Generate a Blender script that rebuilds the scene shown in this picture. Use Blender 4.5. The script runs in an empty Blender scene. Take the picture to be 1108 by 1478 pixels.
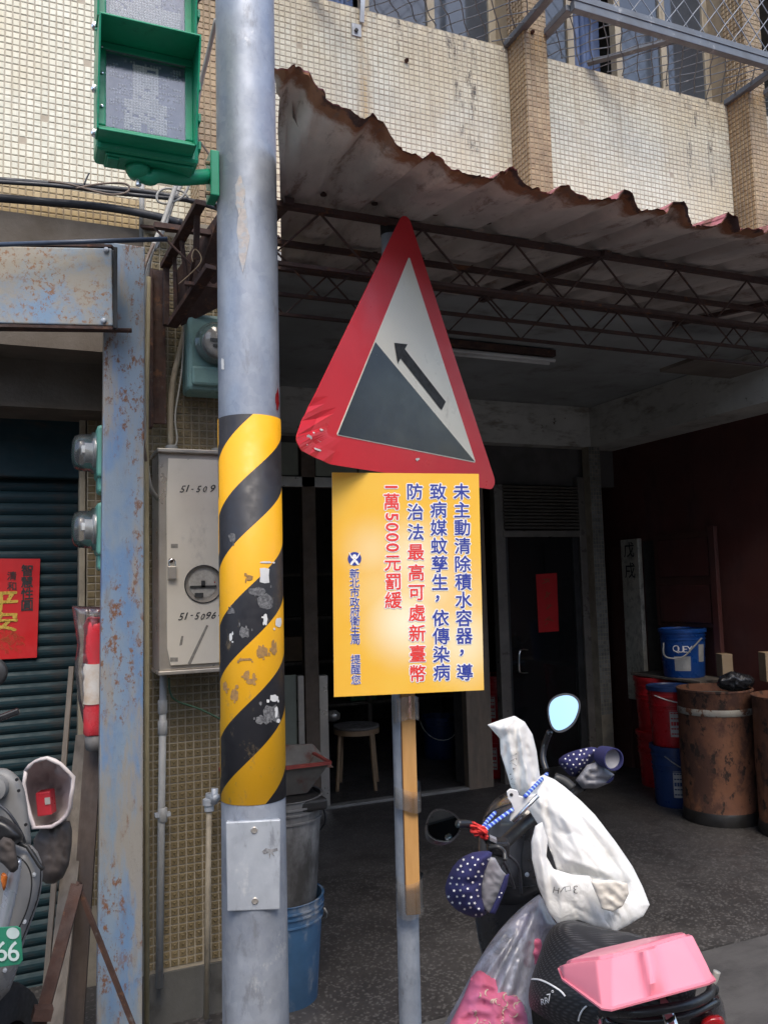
import bpy, math, random
from mathutils import Vector, Matrix, noise
random.seed(7)
C = bpy.context.scene
COL = C.collection
R = math.radians

# ------------------------------------------------------------------ camera
YAW, PITCH, ROLL, FPX = R(23.1), R(5.0), R(1.55), 1200.0
CAMP = Vector((0, 0, 1.5))
f0 = Vector((math.sin(YAW), math.cos(YAW), 0)); r0 = Vector((math.cos(YAW), -math.sin(YAW), 0)); z0 = Vector((0, 0, 1))
FW = math.cos(PITCH)*f0 + math.sin(PITCH)*z0
u0 = -math.sin(PITCH)*f0 + math.cos(PITCH)*z0
RT = math.cos(ROLL)*r0 - math.sin(ROLL)*u0
UP = math.sin(ROLL)*r0 + math.cos(ROLL)*u0
cd = bpy.data.cameras.new('camera'); cam = bpy.data.objects.new('camera', cd); COL.objects.link(cam)
m = Matrix((RT, UP, -FW)).transposed().to_4x4(); m.translation = CAMP
cam.matrix_world = m
cd.sensor_fit = 'VERTICAL'; cd.sensor_height = 24.0; cd.lens = FPX/1478*24.0
cd.clip_start = 0.05; cd.clip_end = 500
C.camera = cam

# ------------------------------------------------------------------ light
SUN_EL, SUN_AZ = R(55), R(190)     # azimuth measured clockwise from +Y, where the sun stands
w = bpy.data.worlds.new('World'); C.world = w; w.use_nodes = True
wn = w.node_tree; wn.nodes.clear()
sky = wn.nodes.new('ShaderNodeTexSky'); sky.sky_type = 'NISHITA'; sky.sun_disc = False
sky.sun_elevation = SUN_EL; sky.sun_rotation = SUN_AZ; sky.dust_density = 2.0; sky.air_density = 1.0; sky.ozone_density = 1.0
bg = wn.nodes.new('ShaderNodeBackground'); bg.inputs[1].default_value = 0.15
wo = wn.nodes.new('ShaderNodeOutputWorld')
wn.links.new(sky.outputs[0], bg.inputs[0]); wn.links.new(bg.outputs[0], wo.inputs[0])
sl = bpy.data.lights.new('sun', 'SUN'); sl.energy = 1.0; sl.angle = R(28); sl.color = (1, .90, .75)
so = bpy.data.objects.new('sun', sl); COL.objects.link(so)
sd = Vector((math.sin(SUN_AZ)*math.cos(SUN_EL), math.cos(SUN_AZ)*math.cos(SUN_EL), math.sin(SUN_EL)))
so.rotation_euler = sd.to_track_quat('Z', 'Y').to_euler()
so.location = (0, -5, 12)
C.view_settings.view_transform = 'Standard'; C.view_settings.look = 'None'
C.view_settings.exposure = 1.2; C.view_settings.gamma = 1; C.view_settings.use_curve_mapping = False
C.cycles.max_bounces = 8; C.cycles.diffuse_bounces = 6; C.cycles.transparent_max_bounces = 12

# ------------------------------------------------------------------ pixel rays of the photograph -> points of the place
def ray(px, py): return FW + (px-554)/FPX*RT - (py-739)/FPX*UP
def onX(px, py, X): r = ray(px, py); return CAMP + r*((X-CAMP.x)/r.x)
def onY(px, py, Y): r = ray(px, py); return CAMP + r*((Y-CAMP.y)/r.y)
def onZ(px, py, Z): r = ray(px, py); return CAMP + r*((Z-CAMP.z)/r.z)
def onD(px, py, D): return CAMP + ray(px, py)*D
def onP(px, py, P, N): r = ray(px, py); return CAMP + r*((P-CAMP).dot(N)/r.dot(N))

# ------------------------------------------------------------------ materials
class NT:
    def __init__(s, name):
        s.m = bpy.data.materials.new(name); s.m.use_nodes = True; s.t = s.m.node_tree; s.t.nodes.clear()
        s.out = s.n('ShaderNodeOutputMaterial'); s.b = s.n('ShaderNodeBsdfPrincipled'); s.l(s.b.outputs[0], s.out.inputs[0])
        s.tc = s.n('ShaderNodeTexCoord')
    def n(s, k): return s.t.nodes.new(k)
    def l(s, a, b): s.t.links.new(a, b)
    def val(s, sock, v):
        if isinstance(v, (int, float)): sock.default_value = v
        elif isinstance(v, (tuple, list)): sock.default_value = (*v, 1) if len(v) == 3 and sock.type == 'RGBA' else v
        else: s.l(v, sock)
    def map(s, scale=(1, 1, 1), loc=(0, 0, 0)):
        mp = s.n('ShaderNodeMapping'); s.l(s.tc.outputs['Object'], mp.inputs[0]); mp.inputs['Scale'].default_value = scale; mp.inputs['Location'].default_value = loc
        return mp.outputs[0]
    def noise(s, scale=5, detail=4, rough=.6, vec=None, dist=0):
        x = s.n('ShaderNodeTexNoise'); x.inputs['Scale'].default_value = scale; x.inputs['Detail'].default_value = detail; x.inputs['Roughness'].default_value = rough; x.inputs['Distortion'].default_value = dist
        s.l(vec if vec is not None else s.tc.outputs['Object'], x.inputs['Vector']); return x.outputs[0]
    def ramp(s, v, a, b, lo=0., hi=1.):
        x = s.n('ShaderNodeMapRange'); x.interpolation_type = 'SMOOTHSTEP'; s.val(x.inputs[0], v)
        x.inputs[1].default_value = a; x.inputs[2].default_value = b; x.inputs[3].default_value = lo; x.inputs[4].default_value = hi; return x.outputs[0]
    def math(s, op, a, b=0.):
        x = s.n('ShaderNodeMath'); x.operation = op; s.val(x.inputs[0], a); s.val(x.inputs[1], b); return x.outputs[0]
    def mix(s, f, a, b, mode='MIX'):
        x = s.n('ShaderNodeMix'); x.data_type = 'RGBA'; x.blend_type = mode; s.val(x.inputs[0], f); s.val(x.inputs[6], a); s.val(x.inputs[7], b); return x.outputs[2]
    def sep(s, v=None):
        x = s.n('ShaderNodeSeparateXYZ'); s.l(v if v is not None else s.tc.outputs['Object'], x.inputs[0]); return x.outputs
    def bump(s, h, strength=.3, dist=.01):
        x = s.n('ShaderNodeBump'); x.inputs['Strength'].default_value = strength; x.inputs['Distance'].default_value = dist; s.l(h, x.inputs['Height']); s.l(x.outputs[0], s.b.inputs['Normal'])
    def set(s, **k):
        for a, v in k.items():
            s.val(s.b.inputs[{'color': 'Base Color', 'rough': 'Roughness', 'metal': 'Metallic', 'spec': 'Specular IOR Level', 'alpha': 'Alpha', 'trans': 'Transmission Weight', 'sheen': 'Sheen Weight', 'coat': 'Coat Weight', 'sss': 'Subsurface Weight'}[a]], v)

def pbr(name, c1, c2=None, scale=6, rough=.6, metal=0., bump=0., bscale=60, stains=(), spec=.5, coat=0., rvar=.15, stretch=(1, 1, 1)):
    """base colour drifting between c1 and c2; stains = (colour, scale, lo, hi, stretch) noise patches of dirt, rust or wear."""
    t = NT(name); c2 = c2 or tuple(x*.75 for x in c1)
    col = t.mix(t.ramp(t.noise(scale, 5, .65, t.map(stretch)), .3, .7), c1, c2)
    rg = t.ramp(t.noise(scale*2.3, 4), .3, .7, max(.03, rough-rvar), min(1, rough+rvar))
    for i, (sc, ss, lo, hi, st) in enumerate(stains):
        msk = t.ramp(t.noise(ss, 7, .68, t.map(st, (3.1*i, 1.7*i, .3))), lo, hi)
        col = t.mix(msk, col, sc); rg = t.mix(msk, rg, (.85, .85, .85))
    t.set(color=col, rough=rg, metal=metal, spec=spec, coat=coat)
    if bump: t.bump(t.noise(bscale, 5, .7), bump, .004)
    return t.m

RUST = (.20, .075, .03); RUSTD = (.075, .03, .018)
M = {}
def column_paint():
    t = NT('blue_paint_rust'); z = t.map((1, 1, .55))
    base = t.mix(t.ramp(t.noise(4, 5, .6, z), .46, .60), (.19, .25, .315), (.12, .21, .355))
    base = t.mix(t.ramp(t.noise(3.5, 6, .7, t.map((2.8, 2.8, .5), (4, 1, 2))), .44, .58, 0, .85), base, (.265, .24, .20))
    r = t.ramp(t.noise(32, 9, .8, t.map((1, 1, .55), (1, 5, 2))), .51, .58)
    r2 = t.ramp(t.noise(4.5, 5, .7, t.map((2.2, 2.2, .5), (9, 2, 7))), .44, .58)
    rr = t.math('MULTIPLY', r, r2)
    col = t.mix(rr, base, t.mix(t.noise(60, 4), (.21, .10, .05), (.12, .055, .032)))
    dirt = t.ramp(t.noise(9, 6, .7, t.map((2, 2, .4), (2, 2, 2))), .55, .75, 0, .6)
    col = t.mix(dirt, col, (.16, .13, .10))
    t.set(color=col, rough=t.mix(rr, (.42,)*3, (.9,)*3)); t.bump(t.math('ADD', r, t.noise(90, 4)), .35, .002); return t.m
M['column'] = column_paint()
def fascia_paint():
    t = NT('fascia_blue_paint')
    base = t.mix(t.ramp(t.noise(3, 5, .6), .42, .6), (.29, .34, .36), (.21, .31, .43))
    base = t.mix(t.ramp(t.noise(5, 6, .7, t.map((1, 1, 1), (4, 4, 2))), .40, .58, 0, .9), base, (.37, .32, .24))
    r = t.ramp(t.noise(70, 8, .72), .52, .59); r2 = t.ramp(t.noise(6, 5, .7, t.map((1, 1, 1), (9, 2, 7))), .38, .56)
    col = t.mix(t.math('MULTIPLY', r, r2), base, (.28, .14, .065))
    t.set(color=col, rough=.6); t.bump(t.noise(50, 5, .7), .3, .003); return t.m
M['fascia'] = fascia_paint()
def galv(name, a=(.33, .36, .41), b=(.24, .27, .325), metal=.38, rough=.52):
    t = NT(name)
    v = t.n('ShaderNodeTexVoronoi'); v.inputs['Scale'].default_value = 55; t.l(t.map((1, 1, .8)), v.inputs['Vector'])
    c = t.mix(t.ramp(t.noise(6, 6, .7, t.map((1, 1, .5))), .35, .65), a, b)
    c = t.mix(t.math('MULTIPLY', v.outputs['Color'], .25), c, (.50, .52, .56))
    sp = t.ramp(t.noise(17, 7, .75, t.map((1, 1, .35), (7, 1, 3))), .56, .68, 0, .7)
    c = t.mix(sp, c, (.22, .23, .25))
    wh = t.ramp(t.noise(9, 7, .75, t.map((1, 1, .6), (1, 8, 3))), .6, .72, 0, .55)
    c = t.mix(wh, c, (.66, .66, .64))
    t.set(color=c, metal=t.ramp(t.noise(8, 4), .3, .7, metal-.12, metal+.12), rough=t.ramp(t.noise(13, 6, .7), .3, .7, rough-.1, rough+.14)); t.bump(t.noise(70, 5, .7), .12, .002); return t.m
M['galv'] = galv('galvanised_steel'); M['galv_post'] = galv('galvanised_post', (.36, .40, .46), (.26, .30, .35), .4, .52)
M['galv_plate'] = galv('galvanised_plate', (.46, .49, .52), (.38, .41, .45), .35, .55)

def tile_white():
    t = NT('cream_mosaic'); s = t.sep()
    wn_ = t.n('ShaderNodeTexWhiteNoise'); wn_.noise_dimensions = '3D'
    sn = t.n('ShaderNodeVectorMath'); sn.operation = 'SNAP'; t.l(t.tc.outputs['Object'], sn.inputs[0]); sn.inputs[1].default_value = (.027, 10, .027); t.l(sn.outputs[0], wn_.inputs[0])
    c = t.mix(wn_.outputs[0], (.62, .605, .49), (.74, .725, .60))
    c = t.mix(t.ramp(t.noise(2.2, 5, .65, t.map((1, 1, .6))), .38, .64, 0, .75), c, (.62, .54, .37))
    c = t.mix(t.ramp(s[2], 4.0, 4.15, 0, .45), c, (.50, .42, .28))
    streak = t.ramp(t.noise(4, 7, .75, t.map((3.6, 1, .2))), .52, .72, 0, .75)
    c = t.mix(streak, c, (.42, .35, .24))
    # black mould runs below the sill near three joints
    tot = None
    for x0, wd, lo in [(onY(a, b, 3.3).x, w_, onY(a, b, 3.3).z) for a, b, w_ in ((662, 215, .04), (684, 235, .045), (655, 110, .05), (997, 285, .03), (1000, 200, .05), (1030, 290, .035), (577, 95, .02))]:
        g = t.math('SUBTRACT', 1., t.math('MINIMUM', t.math('ABSOLUTE', t.math('DIVIDE', t.math('SUBTRACT', s[0], x0), wd)), 1.))
        g = t.math('MULTIPLY', g, t.ramp(s[2], lo, lo+.12)); tot = g if tot is None else t.math('MAXIMUM', tot, g)
    mk = t.math('MULTIPLY', t.ramp(tot, 0, .5), t.ramp(t.noise(34, 8, .8, t.map((1, 1, .22))), .50, .60, 0, .9))
    xr_ = onY(526, 100, 3.3).x; g = t.math('SUBTRACT', 1., t.math('MINIMUM', t.math('ABSOLUTE', t.math('DIVIDE', t.math('SUBTRACT', s[0], xr_), .05)), 1.))
    c = t.mix(t.math('MULTIPLY', t.math('MULTIPLY', g, .8), t.ramp(t.noise(14, 6, .7, t.map((1, 1, .2))), .35, .6)), c, (.52, .36, .16))
    c = t.mix(mk, c, (.07, .06, .05))
    t.set(color=c, rough=t.ramp(t.noise(20, 4), .3, .7, .3, .55)); return t.m
M['tile_white'] = tile_white()
def tile_brown(name, a, b, cell=.027, rough=.35):
    t = NT(name); wn_ = t.n('ShaderNodeTexWhiteNoise'); wn_.noise_dimensions = '3D'
    sn = t.n('ShaderNodeVectorMath'); sn.operation = 'SNAP'; t.l(t.tc.outputs['Object'], sn.inputs[0]); sn.inputs[1].default_value = (cell,)*3; t.l(sn.outputs[0], wn_.inputs[0])
    c = t.mix(wn_.outputs[0], a, b)
    c = t.mix(t.ramp(t.noise(3, 6, .7, t.map((1, 1, .7))), .45, .7, 0, .75), c, tuple(x*.45 for x in a))
    c = t.mix(t.ramp(t.noise(11, 6, .7, t.map((1, 1, .5), (3, 3, 3))), .55, .75, 0, .5), c, (.35, .30, .22))
    t.set(color=c, rough=rough); return t.m
M['tile_pier'] = tile_brown('brown_mosaic', (.30, .20, .105), (.42, .30, .165))
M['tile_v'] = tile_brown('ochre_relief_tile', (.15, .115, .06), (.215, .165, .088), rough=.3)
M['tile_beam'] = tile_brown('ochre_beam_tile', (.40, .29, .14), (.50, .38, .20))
M['tile_grey'] = tile_brown('grey_mosaic', (.14, .14, .13), (.24, .24, .22), .03)
M['grout'] = pbr('grout', (.50, .45, .36), (.40, .34, .26), 8, .9)
M['grout_brown'] = pbr('grout_brown', (.33, .26, .17), (.22, .17, .11), 8, .9)
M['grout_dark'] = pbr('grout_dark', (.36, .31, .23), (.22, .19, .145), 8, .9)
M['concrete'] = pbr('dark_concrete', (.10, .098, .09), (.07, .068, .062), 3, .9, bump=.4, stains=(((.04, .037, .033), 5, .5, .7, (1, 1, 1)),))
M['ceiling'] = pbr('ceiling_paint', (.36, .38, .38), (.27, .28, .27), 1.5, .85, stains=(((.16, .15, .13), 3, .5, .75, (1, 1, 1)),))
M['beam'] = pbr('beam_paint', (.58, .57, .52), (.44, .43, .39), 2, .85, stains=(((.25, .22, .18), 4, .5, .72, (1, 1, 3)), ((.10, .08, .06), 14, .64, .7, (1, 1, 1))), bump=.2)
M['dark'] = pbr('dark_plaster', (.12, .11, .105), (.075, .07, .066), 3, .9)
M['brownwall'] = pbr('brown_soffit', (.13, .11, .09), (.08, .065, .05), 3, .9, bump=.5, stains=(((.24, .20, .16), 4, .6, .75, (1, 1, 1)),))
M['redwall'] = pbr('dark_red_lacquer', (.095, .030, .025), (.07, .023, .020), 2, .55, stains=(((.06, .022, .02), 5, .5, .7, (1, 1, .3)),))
M['redwood'] = pbr('brown_red_wood', (.10, .042, .032), (.07, .028, .022), 4, .5, stretch=(1, 1, .2))
M['rust'] = pbr('rusty_steel', (.075, .038, .028), (.042, .024, .02), 14, .85, bump=.5, stains=(((.13, .06, .032), 22, .56, .66, (1, 1, 1)), ((.12, .11, .11), 9, .6, .7, (1, 1, 1))))
M['truss'] = pbr('brown_truss_steel', (.085, .045, .036), (.055, .033, .029), 10, .75, stains=(((.18, .075, .035), 18, .56, .68, (1, 1, 1)),))
M['steel'] = pbr('brushed_stainless', (.54, .50, .44), (.42, .385, .34), 5, .34, .6, stains=(((.30, .27, .23), 7, .6, .75, (1, 1, .5)),), rvar=.08)
M['boxdoor'] = pbr('stainless_door', (.80, .745, .64), (.70, .645, .55), 2.5, .34, .35, stains=(((.36, .33, .29), 4.5, .56, .75, (1, 1, .6)), ((.16, .14, .12), 42, .70, .74, (1, 1, 1))), rvar=.08)
M['chrome'] = pbr('chrome', (.75, .75, .75), (.65, .65, .65), 9, .12, 1.)
M['grey_paint'] = pbr('grey_painted_steel', (.135, .15, .17), (.10, .11, .125), 8, .5, stains=(((.34, .35, .36), 12, .6, .7, (1, 1, 1)),))
M['dark_metal'] = pbr('dark_metal', (.055, .055, .055), (.03, .03, .03), 8, .45, .3)
M['black'] = pbr('black_plastic', (.018, .018, .02), (.012, .012, .013), 8, .38)
M['black_gloss'] = pbr('black_gloss_plastic', (.012, .012, .014), (.016, .016, .018), 5, .16, coat=.6, stains=(((.07, .07, .075), 3.5, .5, .72, (1, 1, 1)),), rvar=.06)
M['rubber'] = pbr('rubber', (.014, .014, .015), (.02, .02, .02), 20, .75)
M['green'] = pbr('signal_green', (.010, .30, .155), (.008, .24, .12), 4, .38, stains=(((.02, .12, .07), 12, .58, .72, (1, 1, .4)), ((.16, .36, .27), 26, .66, .72, (1, 1, 1))), rvar=.1, bump=.1)
M['meter_green'] = pbr('meter_green', (.20, .34, .32), (.14, .25, .235), 6, .5, stains=(((.08, .11, .10), 9, .55, .7, (1, 1, .5)),))
M['meter_teal'] = pbr('meter_teal', (.13, .38, .30), (.10, .28, .23), 6, .45)
M['pvc'] = pbr('grey_conduit', (.34, .34, .33), (.26, .26, .25), 9, .55, stains=(((.14, .13, .11), 12, .55, .7, (1, 1, .4)),))
M['pvc_tan'] = pbr('tan_conduit', (.34, .29, .21), (.26, .22, .16), 9, .6, stains=(((.14, .12, .09), 12, .5, .7, (1, 1, .4)),))
M['cable'] = pbr('black_cable', (.022, .024, .03), (.04, .042, .05), 12, .5)
M['cable_grey'] = pbr('grey_cable', (.36, .35, .32), (.28, .27, .24), 12, .6)
M['cable_brown'] = pbr('brown_cable', (.19, .14, .11), (.13, .10, .08), 12, .6)
M['white'] = pbr('white_plastic', (.72, .72, .70), (.6, .6, .58), 8, .5)
M['paper'] = pbr('torn_paper', (.66, .65, .62), (.52, .50, .47), 30, .8, stains=(((.36, .33, .3), 60, .55, .65, (1, 1, 1)),))
M['sticker'] = pbr('sticker_residue', (.34, .17, .06), (.42, .27, .10), 60, .8)
M['sticker_grey'] = pbr('grey_sticker_residue', (.10, .10, .11), (.30, .30, .30), 70, .8, rvar=.1)
M['ink'] = pbr('black_ink', (.02, .02, .02), (.03, .03, .03), 30, .7)
M['navy_ink'] = pbr('navy_print', (.035, .055, .30), (.04, .06, .33), 10, .5)
M['red_ink'] = pbr('red_print', (.80, .055, .045), (.74, .05, .045), 10, .5)
M['halo'] = pbr('white_print', (.88, .86, .83), (.84, .82, .8), 10, .5)
M['gold'] = pbr('gold_print', (.86, .58, .12), (.74, .46, .08), 30, .32, .5)
M['red_paper'] = pbr('red_paper', (.56, .014, .016), (.50, .012, .014), 5, .5, bump=.1, bscale=8)
M['sign_red'] = pbr('sign_red', (.60, .018, .028), (.53, .015, .025), 4, .35, stains=(((.62, .30, .28), 34, .70, .74, (1, 1, 1)),), rvar=.08)
M['sign_white'] = pbr('sign_cream', (.72, .68, .57), (.66, .62, .52), 3, .4, stains=(((.42, .38, .30), 14, .6, .75, (1, 1, .4)),))
M['sign_black'] = pbr('sign_black', (.022, .028, .038), (.035, .045, .062), 3, .2, rvar=.08)
M['wood_stick'] = pbr('orange_pine', (.55, .30, .105), (.47, .245, .08), 7, .45, stretch=(6, 6, .6), coat=.3)
M['tape'] = None
M['stool'] = pbr('stool_wood', (.34, .23, .135), (.26, .17, .10), 8, .5)
M['seatwood'] = pbr('stool_seat', (.16, .15, .14), (.12, .11, .10), 8, .6)
M['bucket_grey'] = pbr('grey_bucket', (.17, .165, .16), (.11, .105, .10), 5, .6, stains=(((.27, .26, .25), 8, .55, .7, (1, 1, .4)), ((.05, .045, .04), 4, .5, .7, (1, 1, .6))))
M['bucket_blue'] = pbr('dusty_blue_bucket', (.045, .115, .22), (.035, .085, .16), 5, .55, stains=(((.27, .28, .29), 7, .52, .7, (1, 1, .5)),))
M['pail_blue'] = pbr('blue_pail', (.012, .075, .30), (.010, .06, .25), 4, .35)
M['pail_navy'] = pbr('navy_pail', (.012, .035, .12), (.010, .03, .10), 4, .4)
M['pail_red'] = pbr('red_pail', (.40, .012, .018), (.33, .010, .015), 4, .35)
M['label'] = pbr('pail_label', (.42, .41, .39), (.32, .31, .29), 22, .6)
M['drum'] = pbr('orange_rusted_drum', (.19, .078, .036), (.12, .046, .026), 3, .7, stains=(((.075, .032, .02), 7, .44, .58, (1, 1, .7)), ((.025, .014, .01), 15, .55, .62, (1, 1, .6)), ((.26, .12, .06), 6, .6, .75, (1, 1, 1))), bump=.3)
M['tar'] = pbr('tar', (.012, .011, .010), (.02, .018, .017), 9, .5)
M['teal'] = pbr('teal_shutter', (.010, .032, .040), (.006, .019, .025), 4, .6, spec=.25, stains=(((.045, .035, .03), 6, .5, .75, (1, 1, 4)),))
M['cardboard'] = pbr('cardboard', (.30, .22, .14), (.24, .17, .10), 9, .8)
M['plank'] = pbr('grey_plank', (.16, .135, .11), (.10, .085, .07), 8, .8, stretch=(4, 4, .4))
M['grey_body'] = pbr('silver_grey_plastic', (.24, .235, .23), (.19, .19, .185), 4, .4)
M['silver'] = pbr('silver_paint', (.46, .49, .54), (.40, .43, .48), 4, .25, .5)
M['plate_green'] = pbr('plate_green', (.03, .22, .13), (.025, .18, .11), 4, .4)
M['tray'] = pbr('mortar_tray', (.17, .155, .13), (.10, .09, .08), 5, .75, stains=(((.10, .04, .03), 8, .5, .66, (1, 1, .7)),))
M['trayrim'] = pbr('tray_rim_red', (.26, .045, .03), (.18, .03, .025), 12, .6)
M['pink'] = pbr('pink_plastic', (.86, .265, .33), (.80, .235, .30), 3, .36, rvar=.06)
M['curtain_reflection'] = pbr('blue_curtain_reflection', (.09, .14, .28), (.05, .08, .17), 4, .8)
M['orange'] = pbr('orange_lens', (.65, .17, .03), (.6, .15, .02), 8, .2)
M['tail_red'] = pbr('tail_lamp_red', (.28, .008, .01), (.22, .006, .008), 8, .12)
M['cord_red'] = pbr('red_cord', (.62, .03, .02), (.5, .02, .02), 60, .6)
M['greyglass'] = pbr('window_glass', (.05, .06, .075), (.035, .04, .05), 2, .06, spec=.8, rvar=.03)
M['doorglass'] = pbr('door_glass', (.012, .013, .014), (.010, .010, .011), 2, .07, spec=.6, rvar=.03)
M['pale'] = pbr('pale_panel_and_reflection', (.30, .32, .25), (.24, .25, .20), 3, .5)

def film(name, tint, gloss=.12, rough=.1, alpha=.25, wr=0):
    """thin clear or milky plastic: mostly see-through, partly diffuse, with a sheen."""
    t = NT(name); t.t.nodes.remove(t.b)
    tr = t.n('ShaderNodeBsdfTransparent'); df = t.n('ShaderNodeBsdfDiffuse'); gl = t.n('ShaderNodeBsdfGlossy')
    tl = t.n('ShaderNodeBsdfTranslucent')
    df.inputs[0].default_value = (*tint, 1); tl.inputs[0].default_value = (*tint, 1); gl.inputs[1].default_value = rough
    a = t.n('ShaderNodeMixShader'); a.inputs[0].default_value = .45; t.l(df.outputs[0], a.inputs[1]); t.l(tl.outputs[0], a.inputs[2])
    b = t.n('ShaderNodeMixShader'); t.l(tr.outputs[0], b.inputs[1]); t.l(a.outputs[0], b.inputs[2])
    if wr: t.l(t.ramp(t.noise(wr, 6, .7, t.map((1, 1, .3)), 1.2), .35, .7, alpha*.45, min(1, alpha*1.9)), b.inputs[0])
    else: b.inputs[0].default_value = alpha
    c = t.n('ShaderNodeMixShader'); fr = t.n('ShaderNodeFresnel'); fr.inputs[0].default_value = 1.45
    t.l(t.math('ADD', fr.outputs[0], gloss*.3), c.inputs[0]); t.l(b.outputs[0], c.inputs[1]); t.l(gl.outputs[0], c.inputs[2]); t.l(c.outputs[0], t.out.inputs[0])
    return t.m
M['clear'] = film('clear_polycarbonate', (.62, .65, .75), alpha=.04)
M['dome'] = film('meter_dome', (.55, .57, .58), alpha=.10, rough=.12)
M['tape'] = film('clear_packing_tape', (.75, .72, .66), .5, .12, .09)
M['bagfilm'] = film('milky_plastic_bag', (.52, .54, .64), .15, .34, .62, 12)
M['hangfilm'] = film('clear_hanging_bag', (.45, .40, .43), .2, .2, .13, 14)
def mirror():
    t = NT('mirror_glass'); t.set(color=(.50, .72, .82), metal=1., rough=.02); return t.m
M['mirror'] = mirror()
def cloth(name, c1, c2, sc=700, b=.2, sss=0., rough=.85):
    t = NT(name)
    c = t.mix(t.ramp(t.noise(5, 5, .6), .35, .7), c1, c2)
    wv = t.n('ShaderNodeTexWave'); wv.inputs['Scale'].default_value = sc; t.l(t.map((1, 1, 1)), wv.inputs[0])
    t.set(color=c, rough=rough); t.bump(t.noise(sc, 3), b, .001); return t.m
def tote_mat():
    t = NT('white_nonwoven'); c = t.mix(t.ramp(t.noise(6, 5, .6), .35, .7), (.84, .84, .82), (.76, .75, .71))
    c = t.mix(t.ramp(t.noise(9, 6, .7), .60, .78, 0, .35), c, (.50, .45, .36))
    n1 = t.noise(16, 3, .5, t.map((1, 1, .6)), 1.5); rid = t.math('ABSOLUTE', t.math('SUBTRACT', n1, .5))
    h = t.math('ADD', t.math('MULTIPLY', rid, 3.0), t.math('MULTIPLY', t.noise(320, 2), .12))
    t.set(color=c, rough=.7); t.bump(h, .2, .010)
    tl = t.n('ShaderNodeBsdfTranslucent'); t.l(c, tl.inputs[0]); mx = t.n('ShaderNodeMixShader'); mx.inputs[0].default_value = .22
    t.l(t.b.outputs[0], mx.inputs[1]); t.l(tl.outputs[0], mx.inputs[2]); t.l(mx.outputs[0], t.out.inputs[0]); return t.m
M['tote'] = tote_mat()
M['tote_in'] = cloth('tote_inside', (.72, .68, .60), (.62, .57, .49))
M['navy_cloth'] = cloth('navy_cloth', (.022, .022, .10), (.015, .016, .075))
M['lining'] = cloth('silver_lining', (.27, .27, .29), (.20, .20, .22), rough=.45)
def seat_mat():
    t = NT('black_mesh_cloth'); s = t.sep(); wv = t.n('ShaderNodeTexWave'); wv.inputs['Scale'].default_value = 60; wv.inputs['Distortion'].default_value = 2; wv.bands_direction = 'DIAGONAL'; t.l(t.tc.outputs['Object'], wv.inputs[0])
    wx = t.n('ShaderNodeTexWave'); wx.inputs['Scale'].default_value = 38; wx.bands_direction = 'Z'; t.l(t.tc.outputs['Object'], wx.inputs[0])
    h = t.math('MULTIPLY', wv.outputs['Fac'], wx.outputs['Fac']); dust = t.ramp(t.noise(7, 6, .7), .45, .7, 0, .5)
    c = t.mix(h, (.012, .012, .014), (.045, .045, .048)); c = t.mix(dust, c, (.06, .058, .055))
    t.set(color=c, rough=t.ramp(h, 0, 1, .65, .38)); t.bump(t.math('ADD', h, t.math('MULTIPLY', t.noise(14, 4, .6), 1.5)), .22, .003); return t.m
M['black_cloth'] = seat_mat()
M['pink_cloth'] = cloth('pink_floral_cloth', (.50, .10, .17), (.40, .12, .24))
M['purple_cloth'] = cloth('purple_cloth', (.20, .13, .36), (.15, .10, .30))
M['liner'] = cloth('basket_liner', (.60, .55, .53), (.42, .36, .36), 60, .4, rough=.4)
M['glove'] = cloth('brown_glove', (.06, .048, .042), (.035, .03, .028))
M['trash'] = pbr('black_trash_bag', (.014, .014, .016), (.02, .02, .022), 9, .22, bump=.9, bscale=40)

def band_mat():
    t = NT('hazard_band'); s = t.sep()
    an = t.math('ARCTAN2', s[1], s[0])
    ph = t.math('SUBTRACT', t.math('DIVIDE', s[2], .3035), t.math('MULTIPLY', an, BAND_K))
    ph = t.math('ADD', ph, BAND_OFF)
    fr = t.math('FRACT', ph)
    st = t.math('GREATER_THAN', fr, .49)
    hx = t.n('ShaderNodeTexVoronoi'); hx.inputs['Scale'].default_value = 260; hx.feature = 'DISTANCE_TO_EDGE'; t.l(t.tc.outputs['Object'], hx.inputs['Vector'])
    yel = t.mix(t.ramp(hx.outputs[0], 0, .1, .25, 0), (.86, .43, .012), (.72, .33, .01))
    blk = (.022, .022, .026)
    wear = t.ramp(t.noise(24, 8, .75, t.map((1, 1, .6))), .58, .68, 0, .5)
    low = t.ramp(s[2], 1.55, 1.35)
    col = t.mix(st, blk, yel)
    col = t.mix(t.math('MULTIPLY', wear, low), col, (.30, .22, .12))
    col = t.mix(t.ramp(t.noise(5, 6, .7, t.map((3, 3, .3), (5, 5, 5))), .6, .8, 0, .35), col, (.22, .18, .14))
    t.set(color=col, rough=t.ramp(t.noise(30, 4), .3, .7, .38, .62), coat=0.); return t.m

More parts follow.
